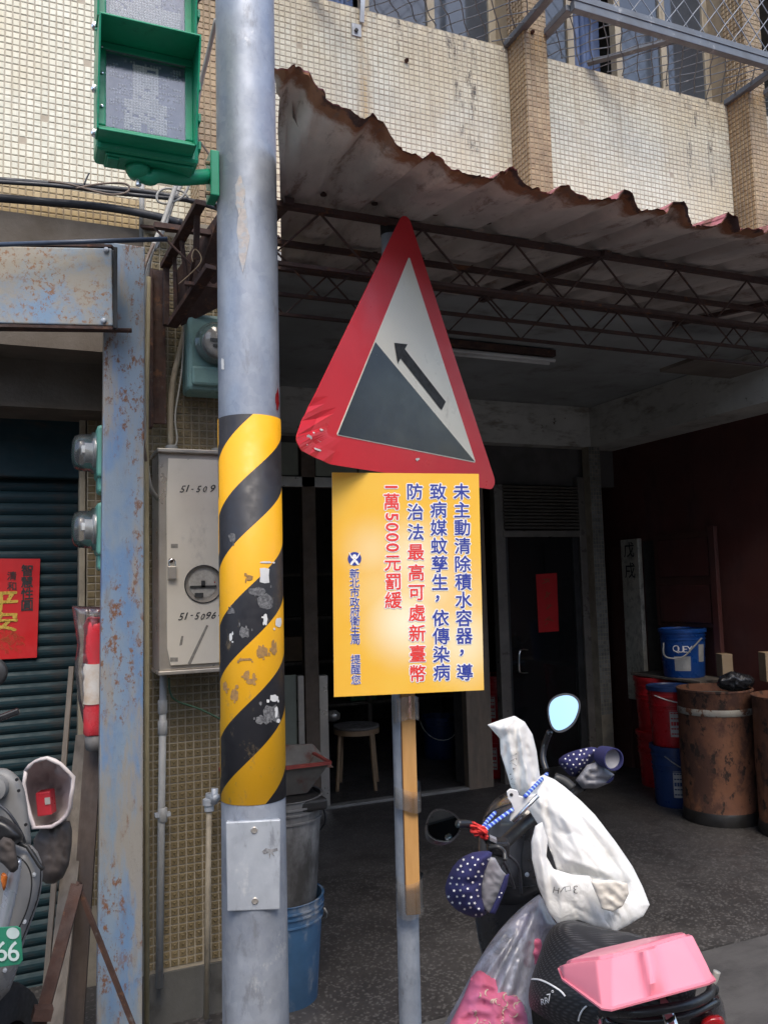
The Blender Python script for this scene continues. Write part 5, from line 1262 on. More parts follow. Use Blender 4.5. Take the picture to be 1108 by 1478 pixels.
ttop = bc.z+.345+.385+.004; tr = thing('mortar_tray', 'dirty metal mortar tray with red rim on top of the grey bucket', 'tray', (bc.x, bc.y, ttop))
tc_ = Vector((bc.x-.03, bc.y+.02, ttop)); mb = MB()
def rr_(hx, hy, z): return [tc_+X*(hx*sx)+Y*(hy*sy_)+Z*z for sx, sy_ in ((-1, -1), (1, -1), (1, 1), (-1, 1))]
mb.loft([rr_(.12, .08, 0), rr_(.19, .13, .11), rr_(.195, .135, .112), rr_(.185, .125, .11), rr_(.115, .075, .006)], True)
mb.build('tray_body', 'tray', tr, bevel=.006)
mb = MB(); r1_ = rr_(.193, .133, .113); 
for i in range(4): mb.bar(r1_[i], r1_[(i+1) % 4], .012, .012)
mb.build('tray_rim', 'trayrim', tr)
hp_ = [onY(400, 1076, bc.y+.1), onY(452, 1074, bc.y+.1), onY(482, 1108, bc.y+.05), onY(400, 1108, bc.y+.05)]
tag(MB().prism(hp_, (0, .015, 0)).build('scraper_plate', 'tray', bevel=.003), 'rusty grey plate standing in the mortar tray', 'plate')
tag(MB().box((bc.x-.2, bc.y-.15, ttop-.045), (bc.x+.14, bc.y+.14, ttop-.004)).build('tar_slab', 'tar', bevel=.01), 'black crust slab between the grey bucket and the tray', 'slab')

# ================================================================== INSIDE THINGS
st = onZ(516, 1136, 0); st.z = 0; stl = thing('stool', 'round bentwood stool with four legs inside the dark shop', 'stool', st)
MB().lathe([(0, .435), (.165, .435), (.172, .442), (.172, .452), (.165, .458), (0, .460)], st, 32, cap=False).build('seat', 'seatwood', stl, smooth='auto')
MB().lathe([(.150, .400), (.172, .400), (.172, .436), (.150, .436)], st, 32, cap=False).build('apron', 'stool', stl, smooth='auto')
for k in range(4):
    t = R(20+90*k); d = Vector((math.cos(t), math.sin(t), 0)); e = Vector((-d.y, d.x, 0))
    for s_ in (-1, 1): pass
    MB().tube(catmull([st+d*.10+Z*.428, st+d*.150+Z*.42, st+d*.166+Z*.37, st+d*.18+Z*.2, st+d*.20], 5), .014, 8).build('leg', 'stool', stl, smooth=True)
gb = onZ(658, 1103, 0); gb.z = 0
pail('bucket', 'dim blue bucket standing just inside the dark opening behind the sign post', 'bucket', gb+Vector((0, .3, 0)), .15, .125, .36, 'pail_navy', handle=(2.9, .14, 'white'))
tag(MB().lathe([(.02, 0), (.055, .02), (.06, .06), (.03, .085), (0, .09)], onY(480, 1034, 6.2)-Z*.04, 16).build('kettle', 'steel', smooth=True), 'small shiny pot glinting behind the stool', 'pot')

def pail_label(t_, c, r, z0_, z1, ang, w_, m_='label', nm='label'):
    mb = MB(); n = 8
    for k in range(n+1):
        a_ = ang+(k/n-.5)*w_; d = Vector((math.cos(a_), math.sin(a_), 0)); mb.v += [Vector(c)+d*(r(z0_)+.0015)+Z*z0_, Vector(c)+d*(r(z1)+.0015)+Z*z1]
        if k: i = 2*k; mb.f.append((i-2, i, i+1, i-1))
    return mb.build(nm, m_, t_)
def std_pail(lab, c, mt_, lid=None, grp='stacked paint pails by the side wall', handle=None, lab_off=(0.1,), lett=None):
    t_ = pail('paint_pail', lab, 'pail', c, .150, .130, .38, mt_, grp, lid or mt_, (.62, .70, .86), handle)
    va = math.atan2(-c[1], -c[0]); rf_ = lambda z: .131+(.02)*z/.38+.0
    for a_ in lab_off:
        lb = pail_label(t_, c, rf_, .07, .24, va+a_, .42)
        tm = MB()
        for k in range(5):
            zc_ = .09+k*.033; a0 = va+a_
            for s_ in (-.12, 0, .12):
                d = Vector((math.cos(a0+s_), math.sin(a0+s_), 0)); e = Vector((-d.y, d.x, 0)); cc_ = Vector(c)+d*(rf_(zc_)+.0028)+Z*zc_
                tm.obox(cc_, (e, d, Z), (.007, .0004, .004 if k != 2 else .012))
        tm.build('label_marks', mt_, lb)
    return t_
def drop(px, py): p = onZ(px, py, 0.006); return Vector((min(p.x, SX-.165), p.y, .006))
p1 = Vector((4.22, 4.92, .006))
std_pail('lower red pail of the front stack beside the orange drum', p1, 'pail_red')
std_pail('upper red pail of the front stack beside the orange drum', p1+Z*.386, 'pail_red')
p2 = Vector((3.95, 4.46, .006))
std_pail('navy blue pail at the bottom of the stack against the orange drum', p2, 'pail_navy', 'pail_navy', handle=(3.6, .12, 'cable_grey'))
std_pail('red pail resting on the navy pail against the orange drum', p2+Z*.386, 'pail_red', 'pail_navy', handle=(3.3, .05, 'white'))
shb = thing('shelf_board', 'brown shelf board across the stacked pails carrying the blue pail', 'shelf', p1+Z*.75)
SBZ = .80
MB().box((p1.x-.1, p1.y-.55, SBZ-.018), (SX-.005, p1.y+.15, SBZ)).build('board', 'plank', shb, bevel=.003)
bp = onX(987, 974, 4.26); bp.z = SBZ;  
t_ = pail('paint_pail', 'bright blue pail with white handle standing on the shelf board', 'pail', bp, .155, .135, .33, 'pail_blue', None, 'pail_blue', (.80, .88), None)
va = math.atan2(-bp.y, -bp.x); rf_ = lambda z: .137+.018*z/.33
pail_label(t_, bp, rf_, .05, .15, va-.05, .75); pail_label(t_, bp, rf_, .11, .23, va+.95, .4)
tm = MB()
for k, ch in enumerate('QUEY'):
    a_ = va-.30+k*.20; d = Vector((math.cos(a_), math.sin(a_), 0)); put_glyph(tm, ch, bp+d*(rf_(.2)+.003)+Z*.20, Vector((-d.y, d.x, 0)), Z, .065)
tm.build('lettering', 'halo', t_)
hpts = [onD(957, 928, 5.05), onD(957, 944, 5.0), onD(966, 950, 4.96), onD(985, 948, 4.93), onD(998, 936, 4.94), onD(1012, 921, 5.0)]
dd = (bp-CAMP).dot(FW)-.185; MB().tube(catmull([CAMP+(p-CAMP)*(dd/((p-CAMP).dot(FW))) for p in hpts], 4), .006, 6).build('handle', 'cable_grey', t_, smooth=True)
# red pails behind the glass edge
rc = onY(712, 1092, BY+.25); rc = Vector((onY(712, 1000, BY+.35).x, BY+.18, .006))
for k in range(2): std_pail(('lower red pail with white labels in the gap beside the glass door', 'upper red pail with white labels in the gap beside the glass door')[k], Vector((bx(712, BY+.24), BY+.24, .006+k*.386)), 'pail_red', grp='red pails beside the glass door', lab_off=(-.3, .5))
# drums
def drum(lab, c, r, h, belt, cap_m='tar'):
    t_ = thing('steel_drum', lab, 'drum', c, 'orange drums at the side wall')
    pr = [(0, .0), (r, 0), (r+.004, .012), (r-.002, .02), (r-.001, .3*h), (r+.0015, .5*h), (r-.001, .7*h), (r-.002, h-.02), (r+.005, h-.01), (r+.004, h), (r-.006, h), (r-.008, h-.09), (0, h-.09)]
    o = MB().lathe(pr, c, 48, cap=False).build('shell', 'drum', t_, smooth='auto')
    MB().lathe([(r+.003, 0), (r+.007, .02), (r+.005, .06), (r-.001, .075)], c, 48, cap=False).build('tar_foot', 'tar', t_, smooth=True)
    if belt: MB().lathe([(r+.0015, h-.150), (r+.004, h-.148), (r+.004, h-.112), (r+.0015, h-.110)], c, 48, cap=False).build('white_band', pbr('worn_white_band', (.34, .32, .27), (.26, .23, .19), 12, .7, stains=(((.12, .05, .025), 14, .50, .56, (1, 1, 1)),)), t_, smooth=True)
    MB().lathe([(0, h-.045), (r-.009, h-.05)], c, 32, cap=False).build('contents', 'concrete', t_)
    return t_
dc = onZ(1041, 1182, 0); dc.z = .006; dr_ = 52/FPX*(dc-CAMP).dot(FW)
dh = onY(1040, 1000, dc.y-dr_*.8).z
print('drum', dc, dr_, dh)
drum('orange rusted drum with a worn white band beside the red pails', dc, dr_, dh, True)
dc2 = onZ(1145, 1190, 0); dc2 = Vector((dc.x+.16+.0, dc.y-dr_*2.0, .006)); drum('orange rusted drum without band cut by the right frame edge', dc2, dr_, dh-.01, False)
cbx = onD(1045, 960, (dc-CAMP).dot(FW)+.3)
tag(MB().obox(cbx, (r0, f0, Z), (.035, .05, .075)).build('carton', 'cardboard', bevel=.003), 'small cardboard piece standing behind the banded drum', 'carton')
tag(MB().obox(onD(1112, 962, (dc-CAMP).dot(FW)+.05), (r0, f0, Z), (.055, .05, .09)).build('carton', 'cardboard', bevel=.003), 'cardboard piece at the right edge behind the second drum', 'carton')
ddp = (dc-CAMP).dot(FW)
tb_ = Blob([(1032, 992), (1036, 978), (1046, 972), (1056, 968), (1068, 972), (1082, 974), (1090, 982), (1084, 994), (1060, 1000)], ddp-.05, .05, .08, 3, 12, .02, wsc=.15)
tag(tb_.mb.build('trash_bag', 'trash', smooth=True), 'crumpled black plastic bag on top of the banded drum', 'bag')

# ================================================================== LEFT CORNER THINGS
# hanging bag with packets, in front of the jamb
HDp = 2.86
hb = thing('hanging_bag', 'clear plastic bag of red and white packets hanging beside the blue column', 'bag', onD(128, 880, HDp))
pa_, pb2_ = onD(139, 890, HDp), onD(139, 1082, HDp); pH = (pa_-pb2_).length; pr_ = .041; pax = (pa_-pb2_).normalized()
def crumple(o, a=.0035):
    for v in o.data.vertices:
        v.co += Vector((noise.noise(v.co*45), noise.noise(v.co*45+X*7), noise.noise(v.co*30+Y*3)))*a
crumple(MB().lathe([(.01, pH), (.03, pH-.004), (pr_, pH-.03)]+[(pr_, pH-.03-(pH-.09)*k/14) for k in range(1, 15)]+[(pr_-.003, .055), (.0, .054)], pb2_, 26, pax, cap=False).build('red_wrapper', pbr('red_wrapper', (.66, .035, .05), (.55, .07, .08), 12, .35), hb, smooth=True), .004)
crumple(MB().lathe([(pr_+.0035, pH*.36), (pr_+.0035, pH*.45), (pr_+.0035, pH*.56), (pr_+.0035, pH*.66)], pb2_, 26, pax, cap=False).build('pale_label', pbr('pale_label', (.70, .67, .62), (.55, .42, .30), 14, .45), hb, smooth=True), .003)
crumple(MB().lathe([(0, 0), (pr_-.006, .004), (pr_-.004, .054), (0, .055)], pb2_, 26, pax, cap=False).build('grey_end', 'bucket_grey', hb, smooth=True), .003)
sack = Blob([(104, 874), (150, 876), (150, 1058), (124, 1060), (113, 1010), (108, 960), (112, 930)], HDp-.005, .030, .04, 2.5, 16, .007, (1.3, None), .15, it=0); sack.mb.build('film', 'hangfilm', hb, smooth=True)
M['dark_board'] = pbr('dark_brown_board', (.075, .055, .045), (.05, .037, .031), 8, .8, stretch=(4, 4, .4))
# leaning planks
for (lab, a, b, c, d, m_) in (('narrow grey plank leaning on the teal shutter jamb', (104, 962), (92, 1110), 2.95, 2.85, 'plank'),
                              ('wide grey board leaning behind the hanging bag', (118, 1100), (98, 1290), 2.98, 2.75, 'plank'),
                              ('dark brown board leaning against the blue column', (134, 1090), (118, 1330), 2.9, 2.75, M['dark_board'])):
    A2, B2 = onD(*a, c), onD(*b, d); dv = (A2-B2).normalized(); foot = B2+dv*((0-B2.z)/dv.z); topp = A2+dv*(.0 if 'narrow' in lab else .1)
    tag(MB().bar(topp, foot, .018 if 'narrow' in lab else .06, .012, f0).build('plank', m_, bevel=.002), lab, 'plank')
struct_dummy = None
af = thing('iron_trestle', 'rusty angle iron trestle leaning beside the blue column base', 'frame', onZ(90, 1478, 0.2))
apx = onD(112, 1276, 2.35)
MB().bar(apx, onD(52, 1500, 2.15), .034, .008, f0).bar(apx+f0*.015, onD(56, 1500, 2.17), .008, .03, f0).build('leg', 'rust', af)
MB().bar(apx, onD(200, 1500, 2.35), .012, .012, f0).build('leg', 'rust', af)
MB().bar(onD(48, 1462, 2.15), onD(75, 1462, 2.17), .03, .03).build('foot', 'rust', af)

# liner basket with red packet
LD = 2.45
lb = thing('lined_basket', 'basket lined with a pale plastic bag beside the left scooter', 'basket', onD(70, 1180, LD))
lo = Blob([(34, 1120), (48, 1100), (66, 1092), (84, 1098), (105, 1118), (106, 1142), (102, 1175), (84, 1192), (52, 1200), (40, 1170)], lambda x, y: LD+.02, .0, .12, 3.5, 26, 0, it=1)
rim = [onD(x, y, LD-.02) for x, y in smooth_poly([(34, 1120), (48, 1100), (66, 1092), (84, 1098), (105, 1118), (106, 1142), (100, 1175), (82, 1190), (54, 1198), (40, 1170)], 1)]
rim = [p+UP*.016*noise.noise(p*35)+f0*.02*noise.noise(p*22+X*4) for p in rim]
inner = MB(); cen = onD(70, 1148, LD+.13); n = len(rim)
for k in range(9):
    t = k/8; s_ = 1-t**1.8*.75
    for i, p in enumerate(rim):
        c_ = rim[0]*0+sum(rim, Vector())/n; dpt = (cen-c_)*math.sin(t*math.pi/2); w_ = .03*noise.noise(Vector((i*.9, k*.5, 2)))
        inner.v.append(c_+(p-c_)*s_+dpt+f0*w_)
for k in range(8):
    for i in range(n): i2 = (i+1) % n; inner.f.append((k*n+i, k*n+i2, (k+1)*n+i2, (k+1)*n+i))
inner.f.append(tuple(8*n+i for i in range(n)))
inner.build('liner', 'liner', lb, smooth=True)
MB().tube(rim+[rim[0]], [.006+.003*noise.noise(Vector((i*.7, 0, 0))) for i in range(n+1)], 8).build('rim_fold', 'liner', lb, smooth=True)
sk = Blob([(48, 1196), (100, 1178), (106, 1205), (98, 1262), (72, 1280), (50, 1262)], LD+.06, .05, .1, 3, 22, .008, (1.4, None), .12); sk.mb.build('bag_skirt', pbr('dark_sack', (.10, .085, .078), (.06, .05, .048), 8, .5), lb, smooth=True)
rbx = thing('red_packet', 'small red packet lying in the plastic-lined basket', 'packet', onD(67, 1158, LD+.03))
MB().obox(onD(67, 1158, LD+.05), (r0+Z*.12, f0, Z-r0*.1), (.022, .02, .035)).build('box', pbr('red_card', (.50, .03, .045), None, 9, .4), rbx, bevel=.004)
MB().obox(onD(69, 1156, LD+.028), (r0+Z*.12, f0, Z-r0*.1), (.008, .0005, .01)).build('label', 'label', rbx)

# left scooter (only its tail and side are in view)
LS = 2.0
s1_ = thing('parked_scooter', 'grey scooter cut by the left frame edge with green licence plate', 'scooter', onD(10, 1478, LS))
bodyP = [(-70, 1205), (0, 1212), (30, 1215), (52, 1222), (63, 1250), (60, 1290), (48, 1325), (34, 1362), (26, 1400), (10, 1440), (-30, 1460), (-70, 1460)]
lbody = Blob(bodyP, LS, .07, .15, 4, 40, .0); lbody.mb.build('body', 'grey_body', s1_, smooth=True)
Blob([(12, 1252), (26, 1238), (34, 1240), (26, 1290), (12, 1345), (-2, 1372), (-14, 1375), (0, 1310)], LS-.066, .012, .01, 4, 10).mb.build('side_strip', 'silver', s1_, smooth=True)
Blob([(-60, 1112), (0, 1108), (14, 1110), (30, 1124), (38, 1146), (46, 1215), (44, 1222), (-60, 1215)], LS+.03, .03, .04, 5, 18).mb.build('leg_shield', 'grey_body', s1_, smooth=True)
for a in ((25, 1125), (28, 1141), (38, 1190), (-2, 1115)): MB().lathe([(.004, 0), (.004, .003), (0, .003)], onD(*a, LS-.005), 8, -f0).build('screw', 'black', s1_)
MB().lathe([(.03, 0), (.03, .02), (.018, .024), (.012, .02), (0, .02)], onD(-4, 1136, LS), 20, -f0).build('ignition', 'grey_body', s1_, smooth='auto')
Blob([(-60, 1170), (0, 1176), (20, 1186), (36, 1206), (30, 1216), (10, 1222), (-60, 1225)], LS-.08, .05, .03, 4, 14).mb.build('seat_nose', 'black', s1_, smooth=True)
Blob([(0, 1206), (22, 1212), (24, 1232), (29, 1252), (18, 1262), (8, 1250), (-4, 1240)], LS-.14, .02, .01, 3, 7, .006).mb.build('rag', 'glove', s1_, smooth=True)
Blob([(2, 1258), (12, 1262), (10, 1278), (6, 1288), (2, 1276)], LS-.09, .01, .01, 3, 5).mb.build('reflector', 'orange', s1_, smooth=True)
MB().tube([onD(22, 1215, LS-.06), onD(40, 1222, LS-.06), onD(58, 1250, LS-.06), onD(63, 1255, LS-.06)], .005, 8).build('rack_bar', 'dark_metal', s1_, smooth=True)
MB().bar(onD(-30, 1048, LS+.02), onD(28, 1026, LS+.05), .02, .016).build('brake_lever', 'black', s1_, bevel=.004)
mrr = onD(-12, 971, LS+.02); MB().lathe([(0, .012), (.03, .008), (.038, 0), (.034, -.004), (0, -.004)], mrr, 20, -f0+r0*.2).build('mirror', 'dark_metal', s1_, smooth=True)
pq = [(-40, 1342), (24, 1337), (30, 1340), (33, 1386), (29, 1392), (-40, 1402)]
LSp = LS-.16; npl = MB().prism([onD(*p, LSp) for p in pq], f0*.003).build('licence_plate', 'plate_green', s1_, bevel=.001)
tm = MB()
for ch, px in (('6', 2.5), ('6', 20)): put_glyph(tm, ch, onD(px, 1373, LSp-.002), r0, Z+r0*(-.02), .060, .008)
disc_ = [onD(19+9.5*math.cos(2*math.pi*k/16), 1347+8.5*math.sin(2*math.pi*k/16), LSp-.0018) for k in range(16)]; i0 = len(tm.v); tm.v += disc_; tm.f.append(tuple(range(i0+15, i0-1, -1)))
tm.build('plate_text', pbr('plate_text', (.5, .6, .58), None, 9, .5), npl)
for P in ([(-20, 1228), (10, 1230), (36, 1244), (46, 1270), (40, 1310), (22, 1350)], [(46, 1226), (58, 1250), (56, 1290), (44, 1326), (30, 1362)], [(-30, 1300), (-6, 1310), (6, 1340), (6, 1362)]):
    P2 = catmull([Vector((x, y, 0)) for x, y in P], 5); MB().tube([lbody.surf(p.x, p.y, -.0008) for p in P2], .0022, 5).build('panel_seam', 'rubber', s1_, smooth=True)
for x, y in ((50, 1262), (36, 1330), (8, 1400)): MB().lathe([(.005, 0), (.005, .003), (0, .004)], lbody.surf(x, y, .001), 10, -f0).build('screw', 'galv_plate', s1_)
MB().tube(catmull([onD(-20, 1150, LS-.02), onD(10, 1170, LS-.05), onD(30, 1200, LS-.04), onD(36, 1216, LS-.02)], 5), .0035, 6).build('control_cable', 'cable', s1_, smooth=True)
wh = onD(-20, 1500, LS+.1)
MB().lathe([(.16, -.05), (.235, -.05), (.25, -.02), (.25, .02), (.235, .05), (.16, .05)], Vector((wh.x, wh.y, .25)), 32, r0, cap=False).build('rear_wheel', 'rubber', s1_, smooth=True)

# ================================================================== RIGHT SCOOTER
sc = thing('parked_scooter', 'black scooter with pink tub behind its seat and star-print hand covers', 'scooter', onZ(880, 1500, 0.3))
def SD(px, py, d): return onD(px, py, d)
# front cowl / leg shield
cow = Blob([(688, 1240), (690, 1205), (697, 1175), (712, 1153), (736, 1141), (765, 1136), (800, 1148), (810, 1180), (812, 1240), (800, 1290), (770, 1312), (735, 1318), (700, 1312), (686, 1280)], 2.02, .13, .10, 5, 62, it=2)
cow.mb.build('front_cowl', 'black_gloss', sc, smooth=True)
shp = Blob([(684, 1290), (700, 1275), (760, 1262), (830, 1280), (850, 1350), (820, 1420), (740, 1440), (700, 1400), (686, 1340)], 2.0, .05, .1, 6, 40); shp.mb.build('leg_shield', 'black', sc, smooth=True)
fl_ = Blob([(700, 1400), (760, 1380), (860, 1390), (900, 1470), (860, 1520), (720, 1520), (690, 1450)], 1.85, .06, .08, 7, 40); fl_.mb.build('floorboard', 'black', sc, smooth=True)
wc = onD(720, 1440, 2.15); MB().lathe([(.12, -.04), (.19, -.045), (.215, -.02), (.215, .02), (.19, .045), (.12, .04)], Vector((wc.x, wc.y, .215)), 32, r0+f0*.4, cap=False).build('front_wheel', 'rubber', sc, smooth=True)
for P in ([(700, 1180), (716, 1168), (744, 1160), (780, 1166)], [(694, 1262), (720, 1276), (760, 1280), (800, 1270)], [(756, 1205), (752, 1240), (756, 1278)]):
    P2 = catmull([Vector((x, y, 0)) for x, y in P], 6); MB().tube([cow.surf(p.x, p.y, -.0008) for p in P2], .0022, 5).build('panel_seam', 'rubber', sc, smooth=True)
# handlebar
hbp = [SD(700, 1262, 1.62), SD(715, 1232, 1.68), SD(745, 1200, 1.78), SD(790, 1165, 1.93), SD(830, 1140, 2.03), SD(862, 1112, 2.08)]
MB().tube(catmull(hbp, 5), .013, 10).build('handlebar', 'black', sc, smooth=True)
MB().tube([SD(696, 1270, 1.60), SD(722, 1226, 1.69)], .019, 12).build('grip', 'rubber', sc, smooth=True)
MB().tube([SD(836, 1132, 2.04), SD(868, 1105, 2.09)], .019, 12).build('grip', 'rubber', sc, smooth=True)
swb = MB().obox(SD(718, 1222, 1.66), (RT, UP, FW), (.022, .014, .018)).build('switch_box', 'black', sc, bevel=.006)
MB().obox(SD(711, 1211, 1.645), (RT*.9-UP*.4, UP, FW), (.008, .005, .006)).build('switch_button', 'lining', swb, bevel=.002)
MB().tube(catmull([SD(705, 1224, 1.64), SD(718, 1222, 1.63), SD(727, 1230, 1.63), SD(728, 1242, 1.62)], 4), .0045, 8).build('brake_lever', 'dark_metal', sc, smooth=True)
MB().tube(catmull([SD(800, 1122, 1.98), SD(815, 1128, 1.97), SD(826, 1138, 1.96)], 4), .012, 8).build('switch_box', 'dark_metal', sc, smooth=True)
for P in ([(722, 1228, 1.66), (735, 1236, 1.66), (748, 1252, 1.70), (752, 1290, 1.78)], [(716, 1230, 1.65), (730, 1250, 1.66), (742, 1282, 1.72)], [(826, 1140, 1.98), (812, 1150, 1.95), (800, 1166, 1.95)]):
    MB().tube(catmull([SD(*p) for p in P], 6), .0032, 6).build('control_cable', 'cable', sc, smooth=True)
for x, y in ((760, 1262), (742, 1166), (702, 1236)): MB().lathe([(.005, 0), (.005, .003), (0, .004)], cow.surf(x, y, .001), 10, -f0).build('screw', 'galv_plate', sc)
# mirrors
def mirror(shell, glass, d, sky_dir, stem, back):
    P = smooth_poly(shell, 2); G = smooth_poly(glass, 2); c = onD(sum(p[0] for p in P)/len(P), sum(p[1] for p in P)/len(P), d)
    # mirror plane normal: half way between view and the wanted reflection
    vd = (CAMP-c).normalized(); nn_ = (vd+sky_dir.normalized()).normalized()
    a_ = [onP(x, y, c, nn_) for x, y in P]; b_2 = [onP(x, y, c+nn_*.0015, nn_) for x, y in G]; ctr = sum(a_, Vector())/len(a_)
    mb = MB(); n_ = len(a_); rings = [a_]
    for k in range(1, 6):
        t = k/5; rings.append([ctr+(p-ctr)*math.cos(t*1.45)-nn_*(back*math.sin(t*1.57)) for p in a_])
    mb.loft(rings, True); mo = mb.build('mirror', 'black', sc, smooth='auto')
    g_ = MB(); g_.v += b_2; g_.f.append(tuple(range(len(b_2)))); go = g_.build('mirror_glass', 'mirror', mo)
    MB().tube(catmull(stem, 5), .0075, 10).build('mirror_stem', 'black', mo, smooth=True)
mirror([(788, 1020), (798, 1004), (820, 999), (836, 1008), (838, 1024), (828, 1048), (806, 1060), (793, 1050)], [(790.5, 1021), (799, 1007), (820, 1002), (833, 1010), (835, 1023), (826, 1045), (806, 1056.5), (795, 1048)], 1.95, Vector((-.62, -.45, .64)), [SD(793, 1056, 1.98), SD(786, 1074, 2.0), SD(783, 1094, 1.99), SD(788, 1112, 1.97)], .03)
mirror([(613, 1200), (618, 1174), (632, 1165), (657, 1173), (667, 1190), (664, 1203), (650, 1217), (626, 1214)], [(615.5, 1199), (620, 1176), (633, 1168), (655, 1175.5), (664, 1190), (661, 1202), (649, 1213.5), (627, 1211)], 1.58, Vector((.55, .83, -.12)), [SD(660, 1189, 1.60), SD(678, 1190, 1.62), SD(694, 1200, 1.66), SD(704, 1214, 1.67)], .022)
# hand covers
def stars(blob, region, n, r, name, par, seed, jitter=4, sp=11):
    random.seed(seed); mb = MB(); x0, x1, y0, y1 = region; y = y0; row = 0
    while y < y1:
        x = x0+(row % 2)*sp*.5
        while x < x1:
            px, py = x+random.uniform(-jitter*.5, jitter*.5), y+random.uniform(-jitter*.5, jitter*.5)
            if inpoly(px, py, blob.P) and nearest(px, py, blob.P)[0] > r*1.1:
                S = star(px, py, r*random.uniform(.8, 1.1), random.random()*6); i0 = len(mb.v); mb.v += [blob.surf(px, py, .0016)]+[blob.surf(*q_, .0016) for q_ in S]
                for k in range(10): mb.f.append((i0, i0+1+(k+1) % 10, i0+1+k))
            x += sp
        y += sp*.82; row += 1
    mb.build(name, 'halo', par)
hc1 = thing('hand_cover', 'large navy star-print hand cover on the near left grip', 'hand cover', SD(685, 1280, 1.6), 'star-print hand covers on the scooter')
ob = Blob([(645, 1268), (655, 1246), (676, 1231), (703, 1227), (712, 1232), (700, 1262), (696, 1290), (704, 1318), (690, 1326), (664, 1318), (646, 1302), (641, 1284)], lambda x, y: 1.60+.0006*(690-x), .07, .05, 3.5, 26, .006, (1, 1), .06, seed=2)
ob.mb.build('cover', 'navy_cloth', hc1, smooth=True); stars(ob, (642, 712, 1230, 1326), 40, 2.4, 'star_print', hc1, 5)
li = Blob([(704, 1236), (714, 1238), (724, 1256), (730, 1262), (722, 1290), (706, 1318), (694, 1308), (693, 1280), (698, 1252)], 1.57, .006, .03, 3, 12, .004, (1, 1), .09, it=0)
li.mb.build('lining', 'lining', hc1, smooth=True)
fp = Blob([(735, 1260), (728, 1264), (718, 1292), (706, 1318), (714, 1320), (722, 1302), (731, 1280)], 1.55, .004, .01, 2.5, 5, it=0); fp.mb.build('flap', 'navy_cloth', hc1, smooth=True); stars(fp, (700, 738, 1262, 1320), 5, 2.0, 'star_print', hc1, 8, 2, 8)
hc2 = thing('hand_cover', 'smaller navy star-print hand cover on the far right grip', 'hand cover', SD(840, 1110, 2.05), 'star-print hand covers on the scooter')
ob = Blob([(803, 1098), (815, 1088), (836, 1081), (858, 1077), (864, 1084), (852, 1104), (834, 1120), (824, 1122), (812, 1110)], 2.06, .05, .04, 3, 16, .005, (1, 1), .07, seed=4)
ob.mb.build('cover', 'navy_cloth', hc2, smooth=True); stars(ob, (803, 866, 1076, 1124), 20, 2.0, 'star_print', hc2, 6, 3, 8)
cf_ax = (RT*.3+UP*.12-FW).normalized(); MB().lathe([(.024, 0), (.026, .02), (.0265, .05), (.0235, .05), (.022, .012)], SD(869, 1091, 2.02), 22, cf_ax, cap=False).build('cuff', 'navy_cloth', hc2, smooth='auto')
MB().lathe([(.0232, .0), (.012, -.006), (0, -.008)], SD(869, 1091, 2.02)+cf_ax*.038, 22, cf_ax, cap=False).build('cuff_lining', 'lining', hc2, smooth='auto')
li = Blob([(846, 1104), (866, 1098), (872, 1108), (886, 1118), (880, 1130), (860, 1138), (840, 1138), (830, 1126)], 2.02, .02, .03, 3, 10, .008, (1, 1), .1, it=0); li.mb.build('lining', 'lining', hc2, smooth=True)
fp = Blob([(886, 1118), (880, 1124), (873, 1130), (878, 1131), (884, 1126)], 2.0, .003, .005, 2, 3, it=0); fp.mb.build('flap', 'navy_cloth', hc2, smooth=True)

# seat with mesh cover
seat = Blob([(778, 1378), (788, 1348), (802, 1332), (822, 1327), (850, 1334), (880, 1342), (920, 1348), (980, 1370), (1010, 1420), (990, 1470), (900, 1500), (820, 1490), (772, 1462), (762, 1452), (763, 1420)], lambda x, y: 1.62-.0009*(x-780)-.0006*(y-1330), .10, .12, 5, 52, .003, (1, 1), .03, it=2)
so_ = seat.mb.build('seat', 'black_cloth', sc, smooth=True)
def strip(blob, pts, w_, name, m_, par, off=.003):
    P = catmull([Vector((x, y, 0)) for x, y in pts], 8); mb = MB()
    for i, p in enumerate(P):
        d = (P[min(i+1, len(P)-1)]-P[max(i-1, 0)]).normalized(); nx_, ny_ = -d.y*w_/2, d.x*w_/2
        mb.v += [blob.surf(p.x+nx_, p.y+ny_, off), blob.surf(p.x, p.y, off+.002), blob.surf(p.x-nx_, p.y-ny_, off)]
        if i: k = 3*i; mb.f += [(k-3, k-2, k+1, k), (k-2, k-1, k+2, k+1)]
    return mb.build(name, m_, par, smooth=True)
strip(seat, [(765, 1413), (778, 1414), (792, 1420), (808, 1430), (815, 1438)], 2.6, 'piping', 'halo', so_)
strip(seat, [(846, 1452), (840, 1458), (836, 1466), (834, 1474)], 2.6, 'piping', 'halo', so_)
tm = MB()
for ch, x, y, s_ in (('R', 783, 1446, 12), ('R', 788.5, 1444, 12), ('7', 792, 1440, 15), ('°', 797, 1431, 14)):
    vs_, fs__ = px_glyph(ch, x, y, s_*1.1, 0, .18, .8); seat.drape(tm, vs_, fs__, .0035)
tm.build('lettering', 'halo', so_)
